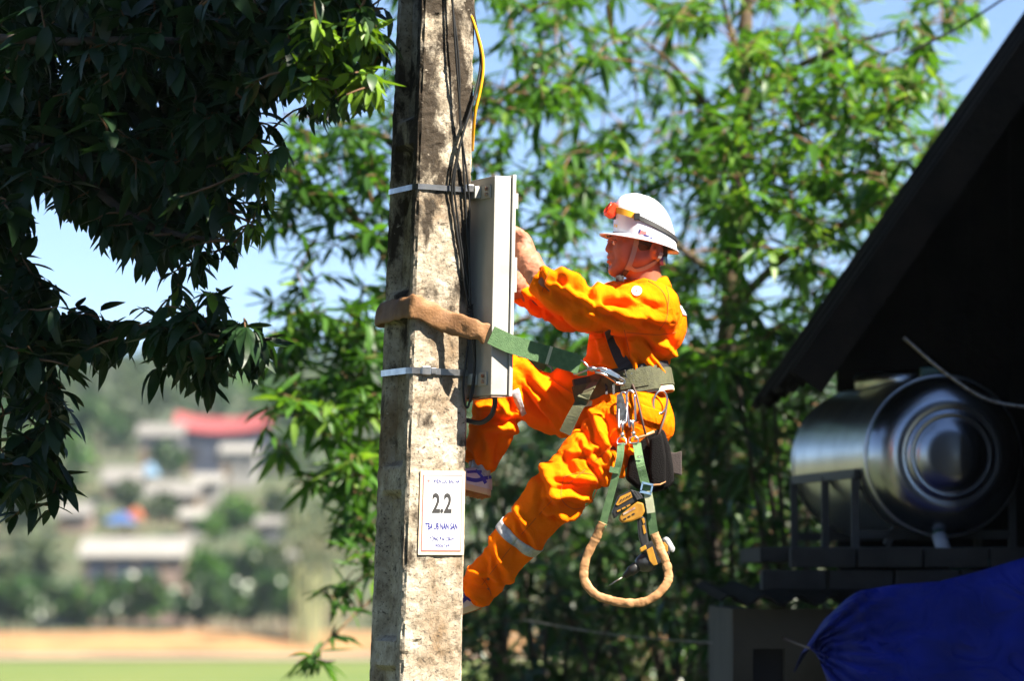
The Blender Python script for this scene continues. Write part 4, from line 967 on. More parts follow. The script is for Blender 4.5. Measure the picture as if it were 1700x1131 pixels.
# round shoulder badge with its star
def decal(name, px, py, fn, n, m, parent, off):
    V = []
    for x, y in fn:
        h, nn_ = hit(px + x, py + y)
        if h is None: h, nn_ = hit(px, py)
        V.append(h + nn_ * off * .4 + (CAM0 - h).normalized() * off)
    return V
bc = (1057, 483); ringp = [(0, 0)]
for r_ in (4, 9): ringp += [(r_ * math.sin(TAU * k / 20) * .95, -r_ * math.cos(TAU * k / 20) * .9) for k in range(20)]
V = decal('badge', *bc, ringp, 0, None, None, .003); F = [(0, 1 + k, 1 + (k + 1) % 20) for k in range(20)] + [(1 + k, 21 + k, 21 + (k + 1) % 20, 1 + (k + 1) % 20) for k in range(20)]
bdg = link('badge', mesh_py('badge', V, F), MAT['sign_white'], cover, True)
st = [(0, 0)] + [((7 if k % 4 == 0 else 4) * (1 if k % 2 == 0 else .33) * math.sin(TAU * k / 16), -(7 if k % 4 == 0 else 4) * (1 if k % 2 == 0 else .33) * math.cos(TAU * k / 16)) for k in range(16)]
V = decal('star', *bc, st, 0, None, None, .005); link('badge_star', mesh_py('badge_star', V, [(0, 1 + k, 1 + (k + 1) % 16) for k in range(16)]), MAT['sign_red'], bdg)
# chest pocket flap and placket, hip pocket edge
def patch(name, corners, m, parent, off=.004, n=8):
    a, b, c, d = [np.array(q, float) for q in corners]; V = []; F = []
    for j in range(n + 1):
        for i in range(n + 1):
            u, v = i / n, j / n; q = (a * (1 - u) + b * u) * (1 - v) + (d * (1 - u) + c * u) * v; h, nn_ = hit(q[0], q[1])
            V.append((h + nn_ * off) if h is not None else (V[-1] if V else P(q[0], q[1], 13.75)))
    for j in range(n):
        for i in range(n): F.append((j * (n + 1) + i, j * (n + 1) + i + 1, (j + 1) * (n + 1) + i + 1, (j + 1) * (n + 1) + i))
    o = link(name, mesh_py(name, V, F), m, parent, True); s = o.modifiers.new('s', 'SOLIDIFY'); s.thickness = .003; return o
patch('pocket_flap', [(972, 553), (1000, 549), (1003, 562), (972, 566)], MAT['orange_cloth'], cover)
def seam(pts, w=.0016, m='stitch'):
    W = [hit(q.x, q.y) for q in spline([Vector((a, b, 0)) for a, b in pts], 10)]; W = [h + n_ * .0006 for h, n_ in W if h is not None]
    if len(W) > 3: make('seam', tubevf(W, w, 5), MAT[m], cover, 0, True)
for pts_ in ([(1076, 466), (1098, 482), (1108, 505), (1106, 530), (1094, 548)], [(1101, 462), (1110, 490), (1108, 512)], [(912, 450), (906, 466), (900, 484)], [(1036, 548), (1044, 580), (1046, 606)], [(1060, 700), (1000, 755), (935, 812)], [(925, 822), (860, 895), (800, 972)], [(800, 960), (812, 978), (815, 990)], [(880, 604), (930, 640), (975, 668)], [(1040, 552), (1090, 556), (1122, 552)], [(936, 792), (965, 786), (990, 795), (985, 830), (955, 846), (932, 828), (936, 792)]): seam(pts_)
patch('reflective_band', [(847, 650), (859, 645), (874, 686), (866, 691)], MAT['reflective'], cover)
patch('hip_flap', [(1062, 672), (1100, 684), (1098, 708), (1060, 696)], MAT['orange_cloth'], cover)

# shoes: soles, uppers and stripes
def shoe(heel, toe, up, label, side):
    f = (toe - heel).normalized(); L = .285; up = (up - f * up.dot(f)).normalized(); s = f.cross(up)
    def Q(x, y, z): return heel + f * x + s * y + up * z
    out = [(-.012, .0), (-.006, .022), (.02, .033), (.08, .033), (.13, .036), (.19, .046), (.235, .042), (.262, .026), (.270, 0)]
    ring = out + [(x, -y) for x, y in reversed(out[1:-1])]; nr = len(ring)
    t = empty('shoe', Q(0, 0, 0))
    V = [Q(x, y, 0) for x, y in ring] + [Q(x * 1.01, y * 1.08, .010) for x, y in ring] + [Q(x, y * 1.04, .028) for x, y in ring]; F = [tuple(range(nr))]
    for r_ in (0, 1):
        for i in range(nr): F.append((r_ * nr + i, (r_ + 1) * nr + i, (r_ + 1) * nr + (i + 1) % nr, r_ * nr + (i + 1) % nr))
    F.append(tuple(reversed(range(2 * nr, 3 * nr)))); so = make('sole', (V, F), MAT['sole_side'], t, .002)
    for k in range(16):
        x = .0 + k * .0165; w = .026 if x < .12 else .036; V = []
        for dx in (-.0045, .0045):
            for y, o in ((-w, 0), (0, .008), (w, 0)): V += [Q(x + dx + o, y, .001), Q(x + dx + o, y, -.005)]
        F = [(0, 6, 8, 2), (2, 8, 10, 4), (1, 3, 9, 7), (3, 5, 11, 9), (0, 2, 3, 1), (2, 4, 5, 3), (6, 7, 9, 8), (8, 9, 11, 10), (0, 1, 7, 6), (4, 10, 11, 5)]
        make('tread_bar', (V, F), MAT['gum_sole'], so)
    make('tread', (lambda VF: VF)(([Q(x * .96, y * .93, -.0015) for x, y in ring] + [Q(x * .96, y * .93, .004) for x, y in ring], [tuple(range(nr)), tuple(reversed(range(nr, 2 * nr)))] + [(i, nr + i, nr + (i + 1) % nr, (i + 1) % nr) for i in range(nr)])), MAT['gum_sole'], so)
    secs = [(-.006, .030, .092, .030), (.03, .036, .100, .031), (.07, .036, .098, .032), (.11, .037, .084, .033), (.15, .041, .070, .036), (.19, .046, .060, .042), (.23, .042, .053, .039), (.258, .022, .046, .022)]
    V = []; F = []; n = 14
    for x, w0, h, w1 in secs:
        for k in range(n + 1):
            a = math.pi * k / n; V.append(Q(x, w0 * math.cos(a) * (1 if math.sin(a) < .5 else .95), .022 + (h - .022) * math.sin(a) ** .8))
    for i in range(len(secs) - 1):
        for k in range(n): F.append((i * (n + 1) + k, (i + 1) * (n + 1) + k, (i + 1) * (n + 1) + k + 1, i * (n + 1) + k + 1))
    F.append(tuple(range(n, -1, -1))); F.append(tuple((len(secs) - 1) * (n + 1) + k for k in range(n + 1)))
    up_o = make('upper', (V, F), MAT['shoe_white'], t, 0, True)
    UB = BVHTree.FromPolygons(V, F)
    for pts_ in ([(-.004, .070), (.03, .060), (.075, .042), (.12, .040)], [(.03, .040), (.05, .062), (.072, .082)], [(.02, .082), (.06, .078), (.11, .066)]):
        for sg in (-1, 1):
            W = []
            for q in spline([Vector((a, b, 0)) for a, b in pts_], 5):
                h, _, _, _ = UB.ray_cast(Q(q.x, sg * .09, q.y), -s * sg, .2); W.append((h if h is not None else Q(q.x, sg * .03, q.y)) + s * sg * .0008)
            make('stripe', ribbonvf(W, up, .014, .0022), MAT['shoe_blue'], up_o)
    tag(t, label, 'shoe', 'sneakers of the climbing worker'); return t
shoe(P(806, 826, 13.90), P(752, 812, 13.80) + Vector((-.01, .0, 0)), Vector((.42, 0.50, .75)), 'white and blue sneaker with brown tread below the raised knee', 1)
shoe(P(792, 1010, 13.80), P(720, 1034, 13.73), Vector((.3, .1, .95)), 'white sneaker at the end of the straight leg, mostly hidden by the pole', 1)
make('sock', tubevf([J['fan'] + Vector((.004, 0, .04)), P(797, 797, 13.90)], .036, 12), MAT['reflective'], person, 0, True)
make('sock', tubevf([J['nan'] + Vector((.004, 0, .02)), P(785, 1003, 13.80)], .036, 12), MAT['reflective'], person, 0, True)
# ================================================================== safety helmet
HC = P(1071, 402, 13.88); hf = (HF * math.cos(R(14)) + HU * math.sin(R(14))).normalized(); hup = Vector((-.05, 0, 1)).normalized()
def shell(th, hh, out=0.0):
    hh = min(1, max(0, hh)); a = math.asin(hh ** (1 / .93)); rr = max(0.0, math.cos(a)) ** .80
    A, B, Hh = 55 + out, 47 + out, 76 + out
    f_, l_ = A * math.cos(th) * rr, B * math.sin(th) * rr; u_ = Hh * hh
    ridge = (1 - sstep(10, 17, abs(l_))) * sstep(.45, .62, hh) * 3.2
    fr = 4.0 * max(0, math.cos(th)) ** 2 * sstep(.3, .6, hh) * (1 - sstep(.85, 1, hh))
    return HC + hf * ((f_ + fr) * S) + HL * (l_ * S) + hup * ((u_ + ridge) * S)
hel = empty('safety_helmet', HC)
nth = 72; hs = [0, .04, .09, .16, .24, .33, .42, .5, .56, .62, .7, .78, .85, .91, .955, .985, 1.0]
V = []; F = []
for hh in hs:
    for k in range(nth): V.append(shell(TAU * k / nth, hh))
for j in range(len(hs) - 1):
    for k in range(nth): F.append((j * nth + k, j * nth + (k + 1) % nth, (j + 1) * nth + (k + 1) % nth, (j + 1) * nth + k))
sh = link('shell', mesh_py('shell', V, F), MAT['helmet_white'], hel, True); m_ = sh.modifiers.new('s', 'SOLIDIFY'); m_.thickness = .003; m_.offset = -1
V = []; F = []; rowsb = [(-1, 4), (0, 1.5), (.35, -.5), (.7, -1.6), (1.0, -2.6), (1.0, -5.0), (.6, -4.2), (0, -3), (-.6, -2)]
for e_, dz in rowsb:
    for k in range(nth):
        th = TAU * k / nth; c = max(0, math.cos(th)); ext = 3.5 + 22 * c ** 1.6
        p = HC + hf * ((55 + e_ * ext) * math.cos(th) * S) + HL * ((47 + e_ * (3.5 + 6 * c)) * math.sin(th) * S) + hup * ((dz - 3.5 * c * max(0, e_)) * S); V.append(p)
nb_ = len(rowsb)
for j in range(nb_):
    for k in range(nth): F.append((j * nth + k, j * nth + (k + 1) % nth, ((j + 1) % nb_) * nth + (k + 1) % nth, ((j + 1) % nb_) * nth + k))
make('brim', (V, F), MAT['helmet_white'], hel, 0, True)
def shell_mark(name, px, py, w, h, m, rot=0):
    SB = BVHTree.FromPolygons([Vector(v.co) for v in sh.data.vertices], [tuple(p.vertices) for p in sh.data.polygons]); V = []
    for u, v in ((-1, -1), (1, -1), (1, 1), (-1, 1)):
        x, y = u * w / 2, v * h / 2; x, y = x * math.cos(rot) - y * math.sin(rot), x * math.sin(rot) + y * math.cos(rot); q, nn_ = hit(px + x, py + y, SB)
        if q is None: return
        V.append(q + (CAM0 - q).normalized() * .0015)
    make(name, (V, [(0, 1, 2, 3)]), m, hel)
rt = R(15)
shell_mark('label_print', 1068, 386, 11, 5, MAT['sign_red'], rt); shell_mark('label_print', 1062, 383.5, 2.5, 6, MAT['sign_blue'], rt); shell_mark('label_print', 1073, 391, 9, 2, MAT['sign_blue'], rt)
shell_mark('label_print', 1081, 395, 3, 3, MAT['sign_blue'], rt); shell_mark('label_print', 1062, 388.5, 3, 2, MAT['sign_red'], rt)
for k in range(4): shell_mark('front_letter', 1014 + k * 3.2, 372.5 + k * .9, 2.1, 5, MAT['sign_grey'] if k < 2 else MAT['yellow_strap'], rt)
# suspension, chin strap, ratchet knob
def strap_on(name, pts, w, m, parent, thick=.0022, B=HB, off=.004):
    W = []; U = []
    for px, py in [(q.x, q.y) for q in spline([Vector((a, b, 0)) for a, b in pts], 6)]:
        h, nn_ = hit(px, py, B)
        if h is None: h = P(px, py, 13.80); nn_ = Vector((0, -1, 0))
        W.append(h + nn_ * off); 
    n_ = len(W)
    for i in range(n_):
        t_ = (W[min(i + 1, n_ - 1)] - W[max(i - 1, 0)]).normalized(); h, nn_ = hit(*[(q.x, q.y) for q in spline([Vector((a, b, 0)) for a, b in pts], 6)][i], B); nn_ = nn_ if nn_ is not None else Vector((0, -1, 0)); U.append(t_.cross(nn_))
    return make(name, ribbonvf(W, U, w * S, thick), m, parent)
strap_on('chin_strap', [(1058, 396), (1054, 410), (1050, 424), (1046, 436), (1040, 448), (1034, 458)], 8.5, MAT['grey_web'], hel)
strap_on('chin_strap', [(1098, 420), (1092, 430), (1082, 438), (1070, 445), (1058, 448), (1050, 446), (1045, 441)], 6.5, MAT['grey_web'], hel)
strap_on('chin_strap', [(1040, 447), (1032, 458), (1026, 464)], 9, MAT['black_web'], hel, off=.006)
make('strap_buckle', boxvf(P(1029, 463, 13.82), (.03, .016, .022)), MAT['drill_black'], hel, .003)
make('headband', ribbonvf([H(-46 * math.cos(a) * 1.02 - 2, 37 * math.sin(a), 8 - 14 * math.cos(a)) for a in [R(-100 + 200 * k / 24) for k in range(25)]], HU, .024, .002), MAT['black_web'], hel)
kb = P(1101, 433, 13.86); kx = Vector((1, -.25, 0)).normalized(); Mk = Matrix.Translation(kb) @ kx.to_track_quat('Z', 'Y').to_matrix().to_4x4()
make('ratchet_knob', lathevf([(.006, -.012), (.018, -.010), (.018, .002), (.0165, .004)], Mk, 20), MAT['purple_plastic'], hel, 0, False)
make('knob_cap', lathevf([(.017, .003), (.0165, .010), (.011, .0135), (.002, .014)], Mk, 20), MAT['teal_plastic'], hel, 0, True)
tag(hel, 'white safety helmet with grey chin strap on the worker', 'helmet')
# headlamp strapped round the helmet
hl_t = empty('headlamp', shell(0, .45))
def hl_h(th): return .20 + .30 * (0.5 + 0.5 * math.cos(th))
def ring_strap(name, t0, t1, w, m, n=40, out=1.6):
    W, U = [], []
    for k in range(n + 1):
        th = lerp(t0, t1, k / n); W.append(shell(th, hl_h(th), out)); U.append((shell(th, hl_h(th) + .06, out) - shell(th, hl_h(th) - .06, out)).normalized())
    return make(name, ribbonvf(W, U, w * S, .0025), m, hl_t)
ring_strap('elastic_strap', R(62), R(298), 7.5, MAT['black_web'], 60)
ring_strap('front_strap', R(8), R(66), 10, MAT['yellow_strap'], 14, 2.2); ring_strap('front_strap', R(294), R(352), 10, MAT['yellow_strap'], 14, 2.2)
for th in (R(64), R(296)):
    c = shell(th, hl_h(th), 3); make('strap_clip', boxvf(c, (.022, .010, .026), Matrix.Rotation(0, 3, 'Z')), MAT['drill_black'], hl_t, .003)
lc = shell(0, .47, 4); zax = (hf * .93 + hup * .42).normalized(); xax = HL; yax = zax.cross(xax); Ml = Matrix((xax, yax, zax)).transposed()
lb = make('lamp_body', boxvf(lc, (.054, .052, .034), Ml), MAT['red_plastic'], hl_t, .009, seg=3)
make('lamp_bezel', lathevf([(.022, .016), (.024, .021), (.019, .023), (.017, .019)], Matrix.Translation(lc) @ Ml.to_4x4(), 24), MAT['red_plastic'], lb, 0, True)
for k in range(5): make('cooling_rib', boxvf(lc + xax * .0275 + zax * (-.011 + k * .0055), (.003, .036, .0024), Ml), MAT['red_plastic'], lb)
make('hinge', boxvf(lc - zax * .02 - yax * .006, (.03, .03, .014), Ml), MAT['drill_black'], hl_t, .002)
tag(hl_t, 'orange red headlamp with yellow and black strap round the helmet', 'headlamp')

# ================================================================== work-positioning belt
def on(px, py, off=.006, B=None, fallback=13.66):
    h, nn_ = hit(px, py, B)
    if h is None: return P(px, py, fallback)
    return h + (CAM0 - h).normalized() * off
belt = empty('safety_belt', J['hips'])
wa, wb_ = P(1042, 690, 13.90), P(1050, 600, 13.90)
ax = Vector((-.19, .03, 1)).normalized(); cen = P(1044, 640, 13.90); W = []; U = []; rr_ = []
NB = 56
for k in range(NB):
    an = TAU * k / NB; d = (FW * math.cos(an) + LF * math.sin(an)); d = (d - ax * d.dot(ax)).normalized(); best = []
    for s_ in (-.02, 0, .02):
        h, _, _, dd_ = CB.ray_cast(cen + ax * s_, d, .4); best.append(dd_ if h is not None else .14)
    rr_.append((max(best), d))
rs = [sum(rr_[(k + j) % NB][0] for j in range(-2, 3)) / 5 for k in range(NB)]
W = [cen + rr_[k][1] * (rs[k] + .006) for k in range(NB)]
make('webbing', ribbonvf(W, ax, .062, .006, True), MAT['olive_web'], belt)
def belt_pt(px, off):          # point on the near side of the belt at image column px
    best = min(W, key=lambda p: abs((850 + p.x / (p.y * cp + (p.z - CAMZ) * sp) / THW * 850) - px) + (50 if p.y > 13.9 else 0)); return best + (CAM0 - best).normalized() * off
WT = [W[k] + rr_[k][1] * .005 for k in range(NB)]
i0 = min(range(NB), key=lambda k: (WT[k] - P(1060, 648, 13.7)).length); pad = [WT[(i0 + j) % NB] for j in range(-4, 5)]
make('back_pad', ribbonvf(pad, ax, .084, .006), MAT['olive_web'], belt)
make('pad_panel', ribbonvf([p + (CAM0 - p).normalized() * .005 for p in pad[1:-2]], ax, .05, .003), MAT['olive_web'], belt)
make('belt_edge', ribbonvf([cen + rr_[k][1] * (rs[k] + .003) - ax * .042 for k in range(NB)], ax, .018, .004, True), MAT['faded_web'], belt)
make('inner_pad', ribbonvf([cen + rr_[k][1] * (rs[k] + .001) + ax * .040 for k in range(NB)], ax, .03, .005, True), MAT['black_web'], belt)
ST = MAT['steel']
# side ring at the back, small rings, buckle plate
c = on(1096, 668, .02); make('side_ring', torusvf(c, Vector((.35, -1, .1)), .042, .0045, 26, 8, .62, Vector((1, .3, -.25))), ST, belt, 0, True)
c = on(1027, 625, .022); make('small_ring', torusvf(c, Vector((.1, -1, 0)), .0155, .0034, 22, 8), ST, belt, 0, True)
make('front_plate', ribbonvf([on(1012, 640, .016), on(1030, 645, .017)], ax, .05, .003), MAT['drill_black'], belt)
for px_ in (1006, 1018): make('keeper', ribbonvf([on(px_, 626, .018), on(px_ + 1, 655, .018)], Vector((1, 0, 0)), .008, .003), MAT['black_web'], belt)
# loose belt end hanging down to the left
tl = [on(1003, 628, .02), on(988, 634, .03), P(975, 652, 13.63), P(962, 672, 13.62), P(950, 694, 13.61), P(938, 720, 13.61)]
make('loose_end', ribbonvf(spline(tl, 5), Vector((.9, -.25, .35)), .044, .004), MAT['olive_web'], belt)
# shoulder strap crossing the flank
SSP = []
for q in spline([Vector((1010, 549, 0)), Vector((1018, 570, 0)), Vector((1028, 592, 0)), Vector((1040, 612, 0))], 5):
    SSP.append(on(q.x, q.y, .008))
make('shoulder_strap', ribbonvf(SSP, Vector((.85, 0, .5)), [lerp(.030, .050, i / (len(SSP) - 1)) for i in range(len(SSP))], .004), MAT['black_web'], belt)
make('strap_slider', boxvf(on(1045, 622, .02), (.036, .010, .030), Matrix.Rotation(R(-25), 3, 'Y')), MAT['drill_black'], belt, .004)
for dx in (-5, 5): make('slider_bar', tubevf([on(1042 + dx, 614, .026), on(1047 + dx, 632, .026)], .0028, 6), ST, belt)
for pts_ in ([(1048, 634, .02), (1056, 655, .024), (1063, 685, .03), (1070, 715, .04), (1078, 742, .05)], [(1106, 676, .03), (1104, 690, .03), (1097, 712, .04), (1088, 735, .05), (1080, 748, .05)], [(1080, 748, .05), (1078, 770, .05), (1074, 800, .04)]):
    make('cord', tubevf(spline([on(a, b, o, None, 13.72) for a, b, o in pts_], 5), .0042, 7), MAT['brown_cord'], belt, 0, True)
hk = [on(1064, 752, .05, None, 13.7), on(1074, 748, .05, None, 13.7), on(1080, 742, .05, None, 13.7), on(1089, 756, .05, None, 13.7), on(1086, 760, .05, None, 13.7), on(1078, 748, .05, None, 13.7)]
make('wire_hook', tubevf(hk, .0026, 6), ST, belt)
pn = tubevf([on(1053, 730, .035), on(1072, 723, .04), on(1086, 717, .045, None, 13.70)], [.005, .0058, .005], 8); make('hanging_pin', pn, MAT['copper_pin'], belt, 0, True)
tag(belt, 'olive webbing safety belt with steel rings round the waist', 'safety belt')

# two snap hooks hanging from the belt, holding the foot loop
def snap_hook(label, x0, y0, x1, y1, off):
    a, b = on(x0, y0, off), on(x1, y1, off); t = empty('snap_hook', a); d = (b - a); L = d.length; u = d.normalized(); s = u.cross(Vector((0, -1, 0))).normalized()
    def Q(x, y): return a + u * (x * L) + s * (y * S)
    make('frame', tubevf(spline([Q(.02, -5), Q(-.04, 0), Q(.0, 6), Q(.2, 7.5), Q(.6, 6.5), Q(.72, 5)], 5), .0048, 8), ST, t, 0, True)
    make('gate', tubevf(spline([Q(.05, -5.5), Q(.3, -6), Q(.62, -5)], 4), [.0042] * 4 + [.0048] * 5, 8), ST, t, 0, True)
    make('body', tubevf([Q(.58, .5), Q(.66, .5), Q(.80, 0)], [.0125, .0128, .007], 10, flat=.6, up=s), ST, t, 0, True)
    make('swivel', tubevf([Q(.80, 0), Q(.84, 0), Q(.88, 0), Q(.91, 0)], [.005, .009, .009, .004], 10), ST, t, 0, True)
    make('eye', tubevf(spline([Q(.90, 0), Q(.94, -6), Q(1.04, -7), Q(1.05, 0), Q(1.04, 7), Q(.94, 6), Q(.90, 0)], 4), .003, 7), ST, t, 0, True)
    tag(t, label, 'snap hook')
snap_hook('steel snap hook with grey side plate hanging from the belt, holding the foot loop', 1036, 655, 1032, 734, .03)
snap_hook('steel snap hook hanging nearer the side ring, holding the foot loop buckle strap', 1047, 652, 1052, 732, .036)
tag(make('hook_plate', prismvf([(1024, 656), (1032, 652), (1036, 662), (1042, 690), (1034, 708), (1026, 712), (1023, 690)], on(1032, 680, .026).y, .003), MAT['dull_steel'], None, .001), 'flat grey steel plate hanging beside the snap hooks', 'steel plate')

# ================================================================== foot loop: green webbing, tan sleeve
loop_t = empty('foot_loop', P(1038, 1000, 13.60)); YL = 13.58
la = [on(1031, 736, .034), P(1029, 760, YL), P(1022, 790, YL), P(1013, 825, YL), P(1006, 850, YL), P(1000, 876, YL)]
make('webbing', ribbonvf(spline(la, 6), Vector((.98, -.25, .1)), .026, .003), MAT['green_web'], loop_t)
make('webbing_fold', ribbonvf([P(1021, 776, YL - .004), P(1019, 786, YL - .004)], Vector((1, 0, 0)), .034, .006), MAT['green_web'], loop_t)
lb_ = [on(1057, 736, .036), P(1062, 765, YL - .01), P(1069, 795, YL - .015), P(1075, 815, YL - .015), P(1080, 845, YL - .01), P(1086, 892, YL)]
make('webbing', ribbonvf(spline(lb_, 6), Vector((1, -.1, -.1)), .030, .003), MAT['green_web'], loop_t)
make('pale_webbing', ribbonvf([P(1075, 816, YL - .020), P(1078, 832, YL - .019), P(1081, 852, YL - .016)], Vector((1, -.1, -.1)), .029, .003), MAT['faded_web'], loop_t)
bk = P(1073.5, 811, YL - .022); Mb = Matrix.Rotation(R(12), 3, 'Y')
vf = merge(*[boxvf(bk + Mb @ Vector(o), s_, Mb) for o, s_ in (((0, 0, .016), (.042, .005, .007)), ((0, 0, -.016), (.042, .005, .009)), ((-.018, 0, 0), (.006, .005, .030)), ((.018, 0, 0), (.006, .005, .030)))])
make('buckle', vf, MAT['blue_buckle'], loop_t)
for px_, py_ in ((1060, 759), (1065, 759), (1065, 780)): make('eyelet', torusvf(P(px_, py_, YL - .018), Vector((0, 1, 0)), .0035, .0014, 10, 5), ST, loop_t)
sl = spline([P(1001, 868, YL), P(990, 893, YL + .01), P(978, 915, YL + .015), P(970, 940, YL + .015), P(971, 965, YL + .01), P(985, 985, YL), P(1010, 996, YL - .01), P(1040, 1002, YL - .02), P(1068, 1000, YL - .02), P(1092, 988, YL - .02), P(1107, 968, YL - .015), P(1110, 955, YL - .01), P(1104, 930, YL - .005), P(1095, 908, YL), P(1086, 886, YL)], 16)
rad = [.0158 + .0014 * noise.noise(Vector((i * .22, 2, 0))) - .0022 * max(0, noise.noise(Vector((i * .5, 7, 0)))) for i in range(len(sl))]
vf = tubevf(sl, rad, 14, up=Vector((0, 1, 0)), flat=.42); vf = ([v + Vector((noise.noise(v * 40), noise.noise(v * 40 + Vector((3, 0, 0))), noise.noise(v * 40 + Vector((0, 5, 0))))) * .0028 for v in vf[0]], vf[1])
make('sleeve', vf, MAT['tan_sleeve'], loop_t, 0, True)
tag(loop_t, 'hanging foot loop of green webbing with tan padded sleeve', 'strap')

# ================================================================== lanyard round the pole
lan = empty('pole_lanyard', pole(zpx(512), 0, 0))
zs_c = zpx(512)
near = [P(962, 604, 13.63), P(905, 590, 13.625), P(850, 572, 13.60), P(806, 554, 13.575)]
def pz(py): return zpx(py)
wrapz = [(pole(pz(534), .55, 0, .030), 0), (pole(pz(513), .10, 0, .022), 0), (pole(pz(509), 0, 0) - E1 * .012 - E2 * .014, 0), (pole(pz(511), 0, .25) - E1 * .026, 0), (pole(pz(514), 0, .8) - E1 * .022, 0), (pole(pz(516), 0, 1.0) - E1 * .012 + E2 * .014, 0), (pole(pz(520), .35, 1) + E2 * .022, 0), (pole(pz(525), 1, 1) + E2 * .05 + E1 * .02, 0)]
sleeve = spline([P(808, 555, 13.575), P(785, 547, 13.572)] + [w_[0] for w_ in wrapz], 9)
rad = [(.038 + .0022 * math.sin(i * .9) + .002 * math.sin(i * .37 + 2)) * lerp(.90, 1.08, min(1, i / 24)) for i in range(len(sleeve))]
vf = tubevf(sleeve, [r_ * .20 for r_ in rad], 18, up=Vector((.22, 0, 1)), flat=5.0)
vf = ([v + Vector((noise.noise(v * 28), noise.noise(v * 28 + Vector((3, 0, 0))), 1.2 * noise.noise(v * 28 + Vector((0, 5, 0))))) * .0045 for v in vf[0]], vf[1])
make('sleeve', vf, MAT['brown_sleeve'], lan, 0, True)
gw = spline([P(815, 556, 13.572), P(850, 572, 13.595), P(905, 589, 13.625), P(935, 598, 13.63), P(962, 606, 13.632)], 6)
make('webbing', ribbonvf(gw, Vector((-.30, 0, -1)), .066, .005), MAT['green_web'], lan)
make('webbing_lap', ribbonvf(spline([P(905, 588.5, 13.620), P(935, 597.5, 13.625), P(963, 606, 13.627)], 5), Vector((-.30, 0, -1)), .068, .007), MAT['green_web'], lan)
make('stitching', ribbonvf(spline([P(909, 589.5, 13.615), P(914, 591, 13.615)], 2), Vector((-.30, 0, -1)), .066, .004), MAT['faded_web'], lan)
far_ = spline([pole(pz(525), 1, 1) + E2 * .05 + E1 * .02, P(800, 566, 14.10), P(870, 588, 14.16), P(908, 604, 14.15)], 6)
make('far_webbing', ribbonvf(far_, Vector((-.3, 0, -1)), .06, .005), MAT['green_web'], lan)
# hooks at both ends
def lan_hook(pts, off, nm):
    W = [on(a, b, o, None, f_) for a, b, o, f_ in pts]
    return W
ey = [P(958, 598, 13.632), P(966, 599, 13.625), P(974, 606, 13.62), P(977, 613, 13.62), P(970, 617, 13.62), P(958, 621, 13.632), P(952, 621, 13.635)]
make('end_link', tubevf(spline(ey, 4), .0034, 7), ST, lan, 0, True)
hb = [P(976, 612, 13.62), P(984, 613, 13.62), P(990, 613, 13.62)]
make('swivel', tubevf(hb, [.007, .011, .007], 10), ST, lan, 0, True)
make('hook_frame', tubevf(spline([P(988, 613, 13.62), P(1000, 612, 13.615), P(1015, 619, 13.62), P(1028, 627, 13.63), P(1036, 632, 13.64), P(1034, 638, 13.64), P(1022, 636, 13.635)], 5), .0054, 8), ST, lan, 0, True)
make('hook_gate', tubevf(spline([P(988, 618, 13.62), P(1003, 622, 13.615), P(1022, 634, 13.63)], 5), .0046, 8), ST, lan, 0, True)
make('hook_plate', prismvf([(996, 610), (1012, 613), (1030, 624), (1028, 630), (1010, 622), (996, 616)], 13.612, .006), ST, lan, .002)
fe = [P(908, 606, 14.14), P(916, 612, 14.12), P(918, 620, 14.10), P(925, 622, 14.10), P(940, 628, 14.08), P(965, 636, 14.06), P(985, 642, 14.03)]
make('far_hook', tubevf(spline(fe, 5), [.004] * 10 + [.009] * 21, 8), MAT['dull_steel'], lan, 0, True)
tag(lan, 'pole strap of green webbing with brown sleeve wrapped round the concrete pole', 'strap')

# ================================================================== tool pouch and cordless drill hanging behind the hip
bag = empty('tool_pouch', P(1075, 815, 13.80))
vf = prismvf([(1044, 760), (1062, 730), (1084, 715), (1102, 712), (1112, 740), (1118, 775), (1120, 800), (1110, 812), (1085, 817), (1060, 812), (1040, 795)], 13.70, .13)
make('bag', vf, MAT['black_bag'], bag, .014, True, 3)
make('side_pocket', prismvf([(1080, 728), (1099, 718), (1106, 760), (1106, 806), (1082, 812), (1078, 780)], 13.675, .05), MAT['black_bag'], bag, .012, True, 3)
make('flap', prismvf([(1101, 742), (1111, 750), (1120, 752), (1132, 749), (1132, 790), (1120, 787), (1106, 786), (1101, 765)], 13.74, .012), MAT['bag_flap'], bag, .004)
make('trim', tubevf([P(1080, 806, 13.672), P(1096, 805, 13.672), P(1105, 800, 13.68)], .003, 6), MAT['copper_pin'], bag)
tag(bag, 'black fabric tool pouch with brown flap hanging behind the hip', 'pouch')
dr = empty('cordless_drill', P(1060, 975, 13.72)); YD = 13.70
DY, DK, DG = MAT['drill_yellow'], MAT['drill_black'], MAT['drill_grey']
bt = make('battery', prismvf([(1016, 852), (1026, 824), (1048, 813), (1062, 818), (1066, 828), (1040, 843), (1020, 862)], YD - .01, .085), DK, dr, .005)
make('battery_label', prismvf([(1022, 838), (1030, 825), (1047, 817), (1050, 826), (1026, 840)], YD - .0125, .002), DY, bt)
for k in range(3): make('label_mark', prismvf([(1024 + k * 8, 848.5 - k * 4.2), (1030 + k * 8, 845.5 - k * 4.2), (1031 + k * 8, 848 - k * 4.2), (1025 + k * 8, 851 - k * 4.2)], YD - .0125, .002), DY, bt)
for k in range(4): make('label_line', prismvf([(1028 + k * 5, 834 - k * 3), (1031 + k * 5, 829 - k * 2.4), (1033 + k * 5, 829 - k * 2.4), (1030 + k * 5, 834 - k * 3)], YD - .0145, .002), DK, bt)
for k in range(3): make('battery_rib', prismvf([(1047 + k * 5, 814 + k * 1.2), (1050 + k * 5, 814 + k * 1.2), (1061 + k * 4, 829 - k), (1058 + k * 4, 831 - k)], YD - .014, .01), DG, bt, .001)
